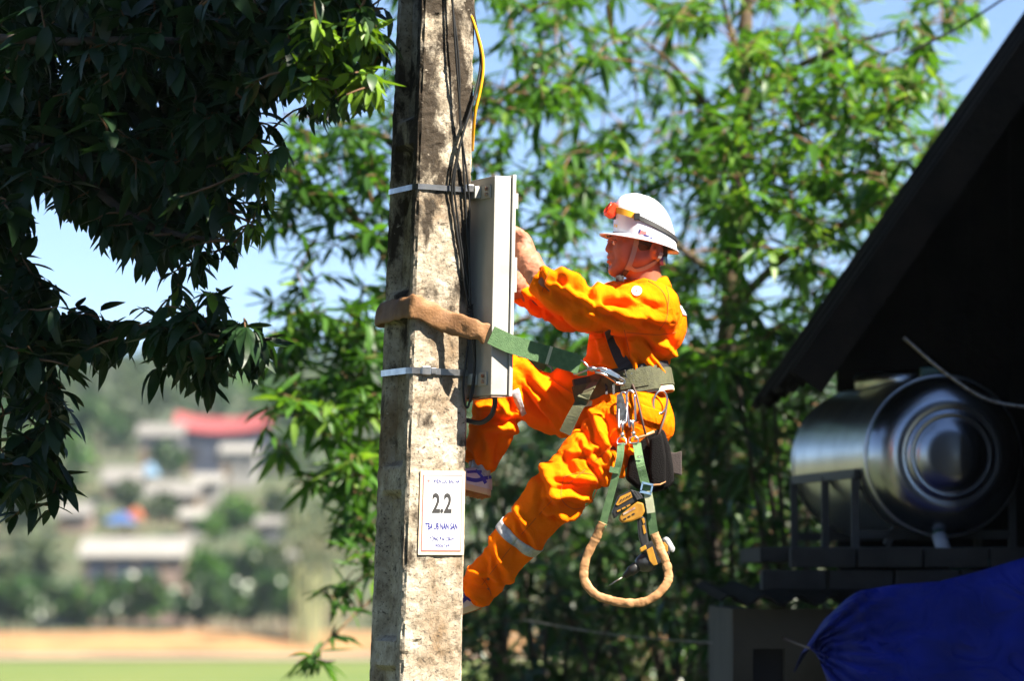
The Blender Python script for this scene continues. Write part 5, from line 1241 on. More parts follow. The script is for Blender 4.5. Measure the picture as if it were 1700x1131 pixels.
ft = make('foot', prismvf([(1029, 858), (1034, 852), (1058, 833), (1068, 836), (1071, 850), (1065, 860), (1050, 866), (1034, 869), (1028, 864)], YD - .014, .085), DY, dr, .006)
make('foot_slot', prismvf([(1034, 853), (1054, 842), (1055, 845), (1035, 856)], YD - .0155, .004), MAT['box_rust'], ft)
for k in range(3): make('foot_vent', prismvf([(1035 + k * 7, 862 - k * 4), (1039 + k * 7, 860 - k * 4), (1040 + k * 7, 862 - k * 4), (1036 + k * 7, 864 - k * 4)], YD - .0155, .004), DK, ft)
make('grip', prismvf([(1058, 862), (1066, 856), (1072, 862), (1074, 880), (1078, 905), (1066, 912), (1060, 890)], YD, .045), DK, dr, .006)
make('grip_inset', prismvf([(1065, 862), (1069, 860), (1071, 868), (1068, 871)], YD - .0022, .004), DY, dr, .001); make('grip_inset', prismvf([(1066, 873), (1070, 872), (1073, 885), (1069, 888)], YD - .0022, .004), DY, dr, .001)
hs_ = make('motor_housing', prismvf([(1062, 912), (1068, 905), (1084, 897), (1104, 894), (1112, 908), (1112, 922), (1098, 935), (1084, 943), (1076, 936), (1072, 920)], YD - .02, .08), DK, dr, .007)
make('housing_panel', prismvf([(1073, 914), (1083, 908), (1088, 925), (1092, 938), (1085, 940), (1078, 932)], YD - .024, .006), DY, hs_, .002)
make('housing_panel', prismvf([(1093, 905), (1103, 900), (1109, 907), (1109, 916), (1098, 923), (1094, 918)], YD - .024, .006), DY, hs_, .002)
make('selector', prismvf([(1062, 911), (1072, 905), (1074, 912), (1064, 918)], YD - .022, .06), DY, hs_, .003)
make('rear_cap', prismvf([(1100, 896), (1106, 891), (1112, 895), (1121, 911), (1119, 918), (1113, 917), (1107, 906)], YD - .018, .075), MAT['reflective'], dr, .006)
ga, gb = P(1083, 930, YD + .015), P(1062, 938, YD + .015); gd = (gb - ga).normalized()
make('gear_case', tubevf([ga + gd * .0, ga.lerp(gb, .5), gb, gb + gd * .012], [.036, .037, .028, .018], 16), DG, dr, 0, True)
ca, cb = P(1058, 941, YD + .012), P(1036, 958, YD + .005)
make('chuck', tubevf([ca, ca.lerp(cb, .12), ca.lerp(cb, .55), ca.lerp(cb, .6), cb], [.017, .0195, .0185, .0135, .009], 14), DK, dr, 0, True)
make('bit', tubevf([cb, P(1022, 966, YD), P(1008, 975, YD - .003)], [.004, .0035, .001], 8), MAT['dull_steel'], dr, 0, True)
make('hanger', tubevf(spline([P(1064, 822, YD + .05), P(1062, 800, 13.74), P(1060, 780, 13.77)], 4), .006, 6), MAT['black_web'], dr)
tag(dr, 'yellow and black cordless drill hanging upside down below the pouch', 'drill')
# ================================================================== hut on the right: steep roof, tank on its stand, outbuilding, tarpaulin
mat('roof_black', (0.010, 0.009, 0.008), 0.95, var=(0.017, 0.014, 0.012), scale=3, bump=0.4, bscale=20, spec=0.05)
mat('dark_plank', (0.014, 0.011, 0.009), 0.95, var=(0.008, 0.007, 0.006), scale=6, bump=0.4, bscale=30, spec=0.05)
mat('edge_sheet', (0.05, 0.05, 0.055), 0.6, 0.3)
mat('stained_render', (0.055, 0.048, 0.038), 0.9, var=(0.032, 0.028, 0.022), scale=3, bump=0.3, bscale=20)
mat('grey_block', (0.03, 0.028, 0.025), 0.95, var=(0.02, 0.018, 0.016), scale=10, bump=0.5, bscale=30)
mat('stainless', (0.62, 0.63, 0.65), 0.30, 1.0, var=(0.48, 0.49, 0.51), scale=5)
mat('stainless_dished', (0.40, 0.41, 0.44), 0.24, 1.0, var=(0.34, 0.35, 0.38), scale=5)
mat('stand_paint', (0.035, 0.035, 0.036), 0.6, 0.2)
mat('tarp_blue', (0.008, 0.020, 0.24), 0.55, var=(0.005, 0.013, 0.15), scale=4, bump=0.35, bscale=14, spec=0.12)
crease_bump(MAT['tarp_blue'], 5, .8, .09)
mat('pipe_green', (0.04, 0.12, 0.10), 0.4); mat('pipe_white', (0.3, 0.32, 0.36), 0.4)
YH0, YH1 = 16.9, 19.9
hut = empty('hut', P(1800, 1200, YH0))
ea, rg = P(1326, 613, YH0), P(1990, -342, YH0)                         # eave and ridge at the front gable
slope = (rg - ea); nrm_ = Vector((-slope.z, 0, slope.x)).normalized(); dY = Vector((0, YH1 - YH0, 0))
# roof sheets: corrugated strips, each a sheet of its own
nsh = 7
for k in range(nsh):
    y0, y1 = lerp(0, 1, k / nsh), lerp(0, 1, (k + 1) / nsh) + .01; V = []; F = []; nc = 16
    for i in range(nc + 1):
        off = nrm_ * (.014 * math.sin(i / nc * TAU * 5) + (.012 if k % 2 else 0)); yy = dY * lerp(y0, y1, i / nc)
        j_ = .015 * math.sin(k * 3.1 + 1)
        V += [ea + slope * (-.012 + j_) + yy + off, ea + slope * 1.0 + yy + off]
    for i in range(nc): F.append((2 * i, 2 * i + 1, 2 * i + 3, 2 * i + 2))
    o = link('roof_sheet', mesh_py('roof_sheet', V, F), MAT['roof_black'], hut, True); s = o.modifiers.new('s', 'SOLIDIFY'); s.thickness = .02
ra = Vector((2 * rg.x - ea.x, 0, ea.z)); sl2 = Vector((ra.x - rg.x, 0, ra.z - rg.z))
for k in range(5):
    a = rg + dY * (k / 5); b = a + sl2; V = [a, b, b + dY * .205, a + dY * .205]; o = link('roof_sheet', mesh_py('roof_sheet', V, [(0, 1, 2, 3)]), MAT['roof_black'], hut); s = o.modifiers.new('s', 'SOLIDIFY'); s.thickness = .03
for k in range(6):                                                      # rafters under the visible slope
    y = dY * (.03 + .19 * k); make('rafter', ribbonvf([ea + slope * .0 + y - nrm_ * .05, ea + slope * 1.0 + y - nrm_ * .05], nrm_, .07, .06), MAT['dark_plank'], hut)
make('barge_board', ribbonvf([ea + slope * -.01 + Vector((0, -.03, 0)) - nrm_ * .06, ea + slope * 1.0 + Vector((0, -.03, 0)) - nrm_ * .06], nrm_, .16, .03), MAT['dark_plank'], hut)
make('edge_flashing', ribbonvf([ea + slope * .585 + Vector((0, -.05, 0)) + nrm_ * .02, ea + slope * 1.0 + Vector((0, -.05, 0)) + nrm_ * .02], nrm_, .05, .06), MAT['edge_sheet'], hut)
xl, xr = ea.x + .45, ra.x - .4
def roof_z(x): return ea.z + (x - ea.x) * slope.z / slope.x if x < rg.x else ea.z + (ra.x - x) * slope.z / slope.x
nb2 = 26
for k in range(nb2):                                                    # boarded wall behind the tank
    x0 = lerp(xl, xr, k / nb2); x1 = lerp(xl, xr, (k + 1) / nb2) + .015; y = 19.6 + .035 * (k % 2)
    V = [Vector((x, yy, z)) for yy in (y, y + .03) for x, z in ((x0, 0), (x1, 0), (x1, roof_z(x1) - .05), (x0, roof_z(x0) - .05))]
    make('wall_board', (V, [(0, 1, 2, 3), (7, 6, 5, 4), (0, 4, 5, 1), (1, 5, 6, 2), (2, 6, 7, 3), (3, 7, 4, 0)]), MAT['dark_plank'], hut)
for k in range(14):                                                     # gable boards added out of view, blocking sun and darkening the tank reflection
    x0 = lerp(2.29, xr, k / 14); x1 = lerp(2.29, xr, (k + 1) / 14) + .015; y = YH0 + .12 + .035 * (k % 2)
    V = [Vector((x, yy, z)) for yy in (y, y + .03) for x, z in ((x0, 0), (x1, 0), (x1, roof_z(x1) - .08), (x0, roof_z(x0) - .08))]
    make('wall_board', (V, [(0, 1, 2, 3), (7, 6, 5, 4), (0, 4, 5, 1), (1, 5, 6, 2), (2, 6, 7, 3), (3, 7, 4, 0)]), MAT['dark_plank'], hut)
for yy in (19.5,): make('post', boxvf((xl, yy, ea.z / 2 + .3), (.12, .12, ea.z + .6)), MAT['dark_plank'], hut)
make('side_wall', boxvf((xr, (YH0 + YH1) / 2, 1.3), (.08, YH1 - YH0, 2.9)), MAT['dark_plank'], hut)
tag(hut, 'black steep-roofed hut in deep shade sheltering the steel water tank', 'hut')

# outbuilding under the tank
ob = empty('outbuilding', P(1300, 1180, 17.2)); xo0 = P(1216, 1100, 17.2).x; xo1 = 4.0; zo = P(1216, 1012, 17.2).z
wx0, wx1, wz0, wz1 = P(1250, 1078, 17.2).x, P(1302, 1078, 17.2).x, .55, P(1250, 1078, 17.2).z
for (x0, x1, z0, z1) in ((xo0, wx0, 0, zo), (wx1, xo1, 0, zo), (wx0, wx1, wz1, zo), (wx0, wx1, 0, wz0)):
    make('wall', boxvf(((x0 + x1) / 2, 17.25, (z0 + z1) / 2), (x1 - x0, .12, z1 - z0)), MAT['stained_render'], ob)
make('wall', boxvf((xo0 + .06, 18.3, zo / 2), (.12, 1.95, zo)), MAT['stained_render'], ob)
make('window_shutter', boxvf(((wx0 + wx1) / 2, 17.31, (wz0 + wz1) / 2), (wx1 - wx0, .03, wz1 - wz0)), MAT['window_dark'], ob)
V = []; F = []; nc = 110
for i in range(nc + 1):
    x = lerp(xo0 - .06, xo1, i / nc); z = zo + .045 + .022 * math.sin(i * 1.15)
    V += [Vector((x, 17.02, z)), Vector((x, 19.4, z + .06)), Vector((x, 17.02, z - .012)), Vector((x, 19.4, z + .048))]
for i in range(nc):
    a = i * 4; b = a + 4; F += [(a, b, b + 1, a + 1), (a + 2, a + 3, b + 3, b + 2), (a, a + 2, b + 2, b)]
link('corrugated_roof', mesh_py('corrugated_roof', V, F), MAT['roof_black'], ob)
zp0 = zo + .08; zp1 = P(1300, 908, 17.3).z; bh = (zp1 - zp0) / 2
for r_ in range(2):
    for k in range(7):
        x0 = P(1266, 950, 17.3).x + k * .30 + (.13 if r_ else 0)
        make('block', boxvf((x0 + .145, 17.42 + random.uniform(-.012, .012), zp0 + bh * (r_ + .5)), (.288, .2, bh - .012)), MAT['grey_block'], ob, .008)
make('deck_slab', boxvf((P(1266, 950, 17.3).x + 1.05, 18.25, zp1 - .035), (2.1, 1.5, .07)), MAT['grey_block'], ob, .01)
tag(ob, 'low rendered outbuilding with wavy sheet roof and dark window under the tank', 'outbuilding')

# stainless water tank
tank = empty('water_tank', P(1500, 905, 18.0))
n0, n1 = P(1566, 757, 17.55), P(1432, 770, 18.95); axd = (n0 - n1).normalized(); Lt = (n0 - n1).length; Rt = 133 / ppm(17.55)
Mt = Matrix.Translation(n1) @ axd.to_track_quat('Z', 'Y').to_matrix().to_4x4()
make('shell', lathevf([(Rt * .99, 0), (Rt, .02)] + [(Rt * (1 + (.006 if k % 4 == 0 else 0)), .02 + (Lt - .04) * k / 16) for k in range(17)] + [(Rt * .995, Lt)], Mt, 64), MAT['stainless'], tank, 0, True)
dish = [(Rt * .992, Lt - .015), (Rt * .985, Lt + .015), (Rt * .95, Lt + .05), (Rt * .87, Lt + .085), (Rt * .74, Lt + .11), (Rt * .60, Lt + .125), (Rt * .57, Lt + .118), (Rt * .54, Lt + .128), (Rt * .50, Lt + .132), (Rt * .47, Lt + .124), (Rt * .44, Lt + .134), (Rt * .25, Lt + .142), (.002, Lt + .145)]
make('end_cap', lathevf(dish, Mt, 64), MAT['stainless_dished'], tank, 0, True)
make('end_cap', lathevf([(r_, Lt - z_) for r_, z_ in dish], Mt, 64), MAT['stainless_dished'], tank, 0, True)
make('seam_ring', torusvf(n0 - axd * .01, axd, Rt * 1.0, .010, 64, 6), MAT['stainless'], tank, 0, True)
hc_ = n1.lerp(n0, .45) + Vector((0, 0, Rt)); make('hatch', lathevf([(.20, -.03), (.205, .03), (.19, .045), (.06, .055)], Matrix.Translation(hc_), 32), MAT['stainless'], tank, 0, True)
make('valve', boxvf(n0 + Vector((-.05, .1, Rt + .02)), (.09, .05, .05)), MAT['pipe_green'], tank, .01)
tag(tank, 'horizontal stainless steel water tank with dished end in the shade', 'water tank')
stand = empty('tank_stand', P(1430, 908, 17.6)); SP = MAT['stand_paint']
sd = Vector((axd.y, -axd.x, 0)).normalized()                       # across the tank
sd = sd if sd.x < 0 else -sd
def st_pt(l, s_, z): q = n1 + axd * l; return Vector((q.x, q.y, 0)) + sd * s_ + Vector((0, 0, z))
zm = n0.z - Rt * .22
for s_ in (-1, 1):
    make('rail', ribbonvf([st_pt(.08, s_ * Rt * 1.02, zm), st_pt(Lt - .12, s_ * Rt * 1.02, zm)], Vector((0, 0, 1)), .04, .03), SP, stand)
    for l in (.10, Lt * .5, Lt - .16):
        make('leg', boxvf((*st_pt(l, s_ * Rt * 1.02, 0).xy, (zm + zp1) / 2), (.035, .035, zm - zp1)), SP, stand)
for l in (.10, Lt - .16):
    make('cross_bar', ribbonvf([st_pt(l, -Rt * 1.02, zp1 + .06), st_pt(l, Rt * 1.02, zp1 + .06)], Vector((0, 0, 1)), .04, .03), SP, stand)
    make('diagonal', ribbonvf([st_pt(l, Rt * .62, zp1 + .01), st_pt(l, Rt * .28, zp1 + .24)], Vector((0, 0, 1)), .03, .03), SP, stand)
    cr_ = [st_pt(l, Rt * 1.03 * math.cos(R(a)), n0.z + Rt * 1.03 * math.sin(R(a)) - .012 * 0 + (n1.z - n0.z) * (1 - l / Lt)) for a in range(190, 351, 10)]
    make('cradle', ribbonvf(cr_, axd, .04, .008), SP, stand)
tag(stand, 'dark steel angle stand carrying the water tank', 'tank stand')
pp = empty('outlet_pipe', P(1578, 935, 17.5))
make('upper_pipe', tubevf([P(1552, 868, 17.60), P(1560, 893, 17.5)], .026, 10), MAT['pipe_green'], pp, 0, True)
make('coupling', tubevf([P(1559, 890, 17.5), P(1568, 918, 17.45)], .034, 10), MAT['pipe_white'], pp, 0, True)
make('lower_pipe', tubevf(spline([P(1568, 916, 17.45), P(1576, 934, 17.42), P(1600, 940, 17.42), P(1700, 926, 17.4), P(1800, 915, 17.4)], 5), .02, 8), MAT['pipe_green'], pp, 0, True)
tag(pp, 'green plastic outlet pipe with white coupling under the tank', 'pipe')

# blue tarpaulin: a pleated sheet pulled to a tied corner on the left
tp_top = [(1345, 1078), (1382, 1022), (1424, 983), (1490, 972), (1560, 967), (1620, 952), (1680, 934), (1760, 910), (1850, 890)]
tarp = empty('blue_tarpaulin', P(1500, 1200, 16.0)); V = []; F = []; nu, nv = 46, 26
def tline(u):
    f_ = u * (len(tp_top) - 1); i = min(int(f_), len(tp_top) - 2); t = f_ - i; return lerp(tp_top[i][0], tp_top[i + 1][0], t), lerp(tp_top[i][1], tp_top[i + 1][1], t)
for j in range(nv + 1):
    for i in range(nu + 1):
        u, v = i / nu, j / nv; x, y = tline(u); yb = lerp(1082, 1330, min(1, u * 2.2) ** .8); xb = lerp(1345, x, min(1, u * 3 + .12)) + 26 * v * (1 - u)
        px_, py_ = lerp(x, xb, v), lerp(y, yb, v); ang = math.atan2(py_ - 1076, px_ - 1340); dist = math.hypot(px_ - 1340, py_ - 1076)
        fold = .05 * math.sin(ang * 26 + .6 * math.sin(ang * 9)) * math.exp(-dist / 190) * min(1, dist / 25) + .03 * noise.noise(Vector((px_ * .012, py_ * .012, 1)))
        V.append(P(px_, py_, 16.05 - .35 * math.sin(min(1, v * 1.1) * math.pi * .5) * min(1, u * 3) + fold))
for j in range(nv):
    for i in range(nu): F.append((j * (nu + 1) + i, j * (nu + 1) + i + 1, (j + 1) * (nu + 1) + i + 1, (j + 1) * (nu + 1) + i))
nn0 = len(V)                                                       # the sheet goes on over the top and away
for j in (1, 2):
    for i in range(nu + 1):
        p = V[i]; V.append(p + Vector((0, .45 * j, -.03 * j * j)))
for j in range(2):
    for i in range(nu):
        a = i if j == 0 else nn0 + i; b = nn0 + j * (nu + 1) + i; F.append((a + 1, a, b, b + 1))
o = link('sheet', mesh_py('sheet', V, F), MAT['tarp_blue'], tarp, True); s = o.modifiers.new('s', 'SOLIDIFY'); s.thickness = .004
make('tie_cord', tubevf(spline([P(1347, 1078, 16.05), P(1330, 1072, 16.4), P(1300, 1060, 17.15)], 4), .006, 6), MAT['brown_cord'], tarp)
for k in range(3): make('prop', tubevf([P(1440 + k * 130, 1330, 16.35), P(1440 + k * 130, 985 - k * 14, 16.30)], .03, 8), MAT['dark_plank'], tarp)
tag(tarp, 'dark blue tarpaulin sheet tied at its pleated left corner', 'tarpaulin')
tag(make('overhead_wire', tubevf(spline([P(870, 1030, 19.6), P(1000, 1052, 19.4), P(1120, 1064, 19.2), P(1250, 1072, 18.6)], 8), .004, 6), MAT['dull_steel'], None, 0, True), 'thin pale wire sagging across the dark shrubs', 'wire')
tag(make('overhead_wire', tubevf(spline([P(1500, 90, 19), P(1600, 40, 19), P(1720, -40, 19)], 5), .006, 6), BR, None, 0, True), 'thin dark wire crossing the sky above the roof edge', 'wire')
tag(make('hanging_cable', tubevf(spline([P(1500, 560, 17.0), P(1570, 620, 17.0), P(1640, 664, 17.0), P(1720, 678, 17.0)], 6), .009, 6), MAT['dull_steel'], None, 0, True), 'slack grey cable hanging under the hut roof above the tank', 'cable')

# unseen three-storey house, added to cast shade over the hut, tank and tarpaulin
mat('house_plaster', (0.30, 0.26, 0.20), 0.9, var=(0.24, 0.20, 0.15), scale=1.5, bump=.2, bscale=12)
nh = empty('added_shade_house', (7.0, 15.4, 0))
for nm, c_, s_ in (('wall', (7.0, 13.3, 4.5), (2.8, .2, 9.0)), ('wall', (7.0, 17.5, 4.5), (2.8, .2, 9.0)), ('wall', (5.7, 15.4, 4.5), (.2, 4.0, 9.0)), ('wall', (8.3, 15.4, 4.5), (.2, 4.0, 9.0))): make(nm, boxvf(c_, s_), MAT['house_plaster'], nh)
V = [Vector((5.3, 13.1, 8.9)), Vector((8.7, 13.1, 8.9)), Vector((8.7, 17.8, 8.9)), Vector((5.3, 17.8, 8.9)), Vector((7.0, 13.1, 10.1)), Vector((7.0, 17.8, 10.1))]
make('roof', (V, [(0, 3, 5, 4), (1, 4, 5, 2), (0, 4, 1), (3, 2, 5), (0, 1, 2, 3)]), MAT['roof_grey'], nh)
for z in (1.5, 4.4, 7.3):
    for y in (14.2, 15.5, 16.8):
        w_ = make('window', boxvf((5.595, y, z), (.06, .9, 1.2)), MAT['window_dark'], nh); make('window_sill', boxvf((5.57, y, z - .65), (.12, 1.05, .08)), MAT['plaster_grey'], w_)
tag(nh, 'unseen plastered three-storey house added beside the hut to shade it', 'house')

# unseen boarded house, added to darken the tank end's reflection and the sky fill
th_ = empty('added_dark_house', (4.9, 4.2, 0))
for k in range(22):
    y0 = -1.2 + k * .5; make('wall_board', boxvf((3.05 + .02 * (k % 2), y0 + .25, 2.1), (.05, .52, 4.2)), MAT['dark_plank'], th_)
for k in range(9):
    x0 = 3.05 + k * .42; make('wall_board', boxvf((x0 + .21, 9.85 + .02 * (k % 2), 2.1), (.44, .05, 4.2)), MAT['dark_plank'], th_)
V = [Vector((2.5, -1.8, 4.1)), Vector((7.4, -1.8, 4.1)), Vector((7.4, 10.4, 4.1)), Vector((2.5, 10.4, 4.1)), Vector((4.95, -1.8, 5.8)), Vector((4.95, 10.4, 5.8))]
make('roof', (V, [(0, 3, 5, 4), (1, 4, 5, 2), (0, 4, 1), (3, 2, 5), (0, 1, 2, 3)]), MAT['roof_black'], th_)
tag(th_, 'unseen dark boarded house added on the right to darken the tank reflection', 'house')
# ================================================================== trees near the pole
def inpoly(x, y, poly):
    c = False; n = len(poly); j = n - 1
    for i in range(n):
        xi, yi = poly[i]; xj, yj = poly[j]
        if (yi > y) != (yj > y) and x < (xj - xi) * (y - yi) / (yj - yi) + xi: c = not c
        j = i
    return c
def sample_poly(poly, n, thr=None, fs=130.0, seed=0):
    xs = [p[0] for p in poly]; ys_ = [p[1] for p in poly]; out = []; guard = 0
    while len(out) < n and guard < n * 60:
        guard += 1; x, y = random.uniform(min(xs), max(xs)), random.uniform(min(ys_), max(ys_))
        if not inpoly(x, y, poly): continue
        if thr is not None and noise.noise(Vector((x / fs, y / fs, seed))) < thr: continue
        out.append((x, y))
    return out
def nearest_on(limbs, p):
    best = None
    for L in limbs:
        for q in L:
            d = (q - p).length + max(0, q.z - p.z) * .6
            if best is None or d < best[0]: best = (d, q)
    return best[1]
def proj_px(p):
    r = p - CAM0; z = r.y * cp + r.z * sp; y = -r.y * sp + r.z * cp; return 850 + r.x / z / THW * 850, 565.5 - y / z / THW * 850
def foliate(tree, shoots, tpl, m, nleaf, lsize, limbs, mode, obj_max, rndf, twig_r=.004, twig_m='twig'):
    pos, D, Nn, sz, rn = [], [], [], [], []; TV, TF = [], []
    nodes = [q for L in limbs for q in L]; nodes = np.array([tuple(q) for q in nodes]); cs = np.array([tuple(s_[0]) for s_ in shoots])
    d0 = np.sqrt(((cs[:, None, :] - nodes[None]) ** 2).sum(2)).min(1); buf = np.zeros((len(nodes) + 3 * len(cs), 3)); buf[:len(nodes)] = nodes; nn_c = len(nodes)
    for oi in np.argsort(d0):                                  # grow outwards: every twig springs from the nearest wood already there
        c, scale, rb = shoots[oi]; df = buf[:nn_c] - cs[oi]; dd = np.sqrt((df ** 2).sum(1)) + np.maximum(0, df[:, 2]) * .5; q = Vector(buf[int(np.argmin(dd))].tolist())
        mid_ = q.lerp(c, .5) + Vector((random.uniform(-.05, .05), random.uniform(-.05, .05), random.uniform(.0, .10))) * min(1.0, (c - q).length * 1.5)
        pth = spline([q, mid_, c], 3); ln = len(pth); v, f_ = tubevf(pth, [twig_r * (1.3 - .8 * i / (ln - 1)) for i in range(ln)], 4, cap=False)
        buf[nn_c] = tuple(mid_); buf[nn_c + 1] = tuple(q.lerp(c, .8)); nn_c += 2
        n0_ = len(TV); TV += v; TF += [tuple(i + n0_ for i in ff) for ff in f_]
        if (c - mid_).length < 1e-4: mid_ = c - Vector((0, 0, .05))
        ax_ = (c - mid_).normalized(); k_ = random.randint(*nleaf); ph = random.uniform(0, TAU)
        for i in range(k_):
            an = ph + i * 2.4 + random.uniform(-.35, .35); e = Vector((math.cos(an), math.sin(an), 0))
            if mode == 'hang': d = e * random.uniform(.4, 1.0) + Vector((0, 0, random.triangular(-1.4, .45, -.45))) + ax_ * .35
            else: d = e * random.uniform(.6, 1.0) + Vector((0, 0, random.uniform(-.75, .35))) + ax_ * .35
            st_ = c - ax_ * (random.uniform(0, .11) * scale)
            pos.append(tuple(st_)); D.append(tuple(d)); nn_ = Vector((random.gauss(0, .35), random.gauss(0, .35), 1)) + e * .5; Nn.append(tuple(nn_)); sz.append(lsize * scale * random.uniform(.45, 1.25)); rn.append(min(1, max(0, rndf(rb))))
    pos, D, Nn, sz, rn = np.array(pos), np.array(D), np.array(Nn), np.array(sz), np.array(rn); Rm = leaf_frames(D, Nn)
    pr = np.array([proj_px(Vector(p)) for p in pos]); inside = (pr[:, 0] > 0) & (pr[:, 0] < 1700) & (pr[:, 1] > 0) & (pr[:, 1] < 1131)
    score = np.where(inside, sz / pos[:, 1], 0) * RNG.uniform(.8, 1.2, len(pos)); order = np.argsort(-score); pick = order[:obj_max]; rest = order[obj_max:]
    leaf_objects(tpl, pos[pick], Rm[pick], sz[pick], rn[pick], m, tree)
    o = link('crown', leaf_mesh('crown', tpl, pos[rest], Rm[rest], sz[rest], rn[rest]), m, tree, True); tag(o, kind='stuff')
    o = link('twigs', mesh_py('twigs', TV, TF), MAT[twig_m], tree, True); tag(o, kind='stuff')
random.seed(23)
# ---------------------------------------------------------------- dark tree on the left
tl_ = empty('broadleaf_tree', (-3.3, 12.9, 0))
tr = spline([Vector((-3.3, 12.9, -.3)), Vector((-3.25, 12.9, 1.4)), Vector((-3.1, 12.85, 2.8)), Vector((-2.8, 12.6, 4.2)), Vector((-2.2, 12.2, 5.6))], 6)
make('trunk', tubevf(tr, [.20 * (1 - .55 * i / (len(tr) - 1)) for i in range(len(tr))], 14), MAT['bark'], tl_, 0, True)
LL = [spline([Vector((-3.1, 12.85, 2.8)), P(-150, 70, 13.1), P(100, 50, 13.0), P(330, 55, 12.9), P(560, 70, 12.7), P(625, 60, 12.65)], 6),
      spline([Vector((-3.15, 12.85, 2.5)), P(-120, 260, 13.4), P(80, 230, 13.3), P(250, 265, 13.1), P(350, 235, 13.0), P(410, 170, 12.95)], 6),
      spline([Vector((-3.2, 12.9, 1.9)), P(-160, 470, 13.6), P(0, 505, 13.5), P(120, 535, 13.4), P(250, 550, 13.2), P(380, 570, 13.1), P(450, 562, 13.05)], 6),
      spline([Vector((-3.2, 12.9, 1.6)), P(-160, 560, 13.7), P(-30, 590, 13.6), P(50, 660, 13.5), P(75, 760, 13.5)], 6),
      spline([P(80, 230, 13.3), P(180, 330, 13.2), P(280, 380, 13.1), P(390, 400, 13.0)], 6),
      spline([Vector((-2.8, 12.6, 4.2)), Vector((-1.2, 12.0, 4.9)), Vector((.4, 11.3, 5.4)), Vector((1.8, 10.7, 6.0))], 6),
      spline([Vector((-2.2, 12.2, 5.6)), Vector((-.8, 11.9, 6.3)), Vector((.9, 11.3, 6.9))], 6)]
for L in LL[:5]:
    for k, q in enumerate(L): L[k] = q + Vector((0, .45 * (1 - k / len(L)), 0))
for i, L in enumerate(LL): make('branch', tubevf(L, [lerp(.022 if i < 5 else .06, .005, k / (len(L) - 1)) for k in range(len(L))], 8), MAT['bark'], tl_, 0, True)
def yl(px): return 13.35 - (px - 300) / 300 * .5
shoots = []
PA = [(-30, -60), (640, -60), (648, 60), (620, 135), (570, 130), (450, 125), (420, 190), (400, 260), (380, 350), (330, 400), (270, 430), (225, 420), (140, 340), (50, 280), (-30, 260)]
for x, y in sample_poly(PA, 400): shoots.append((P(x, y, yl(x) + random.gauss(0, .28)), 1.0, .35))
PA2 = [(-30, -60), (430, -60), (400, 200), (350, 350), (250, 400), (150, 330), (60, 260), (-30, 240)]
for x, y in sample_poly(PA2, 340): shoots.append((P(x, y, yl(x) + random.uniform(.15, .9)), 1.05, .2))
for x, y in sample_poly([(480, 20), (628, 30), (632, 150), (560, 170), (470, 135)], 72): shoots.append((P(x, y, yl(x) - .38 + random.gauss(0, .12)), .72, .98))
for x, y in sample_poly([(350, 250), (430, 200), (470, 290), (440, 390), (400, 400), (350, 330)], 22): shoots.append((P(x, y, yl(x) - .15 + random.gauss(0, .12)), .62, .95))
for x, y in sample_poly([(240, 500), (330, 520), (430, 540), (440, 580), (330, 610), (250, 570)], 50): shoots.append((P(x, y, 13.1 + random.gauss(0, .16)), .9, .5))
for x, y in sample_poly([(290, 450), (350, 470), (400, 520), (300, 520)], 8): shoots.append((P(x, y, 13.0 + random.gauss(0, .1)), .7, .7))
for x, y in sample_poly([(-30, 330), (15, 340), (40, 420), (110, 500), (200, 530), (190, 590), (130, 600), (110, 700), (60, 800), (-30, 810)], 120): shoots.append((P(x, y, 13.5 + random.gauss(0, .2)), .95, .3))
for x, y in sample_poly([(-30, 240), (25, 280), (45, 330), (20, 420), (-30, 440)], 26): shoots.append((P(x, y, 13.6 + random.gauss(0, .2)), .95, .3))
for x, y in ((335, 650), (350, 640), (80, 850), (20, 860), (118, 790), (100, 800), (430, 600), (415, 590), (265, 610)): shoots.append((P(x, y, 13.2 if x > 200 else 13.5), .9, .4))
for x, y in sample_poly([(380, 120), (640, 110), (640, 200), (480, 215), (470, 330), (430, 430), (340, 470), (240, 480), (130, 400), (60, 330), (120, 320), (240, 420), (340, 390), (400, 280)], 46): shoots.append((P(x, y, yl(x) + random.gauss(0, .25)), .62, .55))
vis = [s for s in shoots]
for _ in range(900):                                            # unseen crown added sunwards above the frame, to shade the visible leaves
    c = random.choice(vis)[0]; s_ = random.uniform(.7, 4.2)
    if proj_px(c)[0] > 470: continue
    q = c + Vector((to_sun.x, to_sun.y, to_sun.z)) * (s_ / math.cos(R(SUN_EL))) + Vector((random.gauss(0, .18), random.gauss(0, .18), random.gauss(0, .12)))
    if .5 * q.x + .866 * q.y > 11.45: continue
    k_ = (12.5 - q.y) / (-to_sun.y); b_ = proj_px(q - to_sun * k_)
    if b_[0] > 455 and -80 < b_[1] < 240: continue
    px_, py_ = proj_px(q)
    if py_ > -60 and -120 < px_ < 1800: continue
    shoots.append((q, 1.15, .2))
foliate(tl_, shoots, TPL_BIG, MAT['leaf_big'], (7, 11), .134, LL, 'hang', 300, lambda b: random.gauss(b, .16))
tag(tl_, 'dark broadleaf tree with large drooping leaves beside the pole, mostly in shade', 'tree')

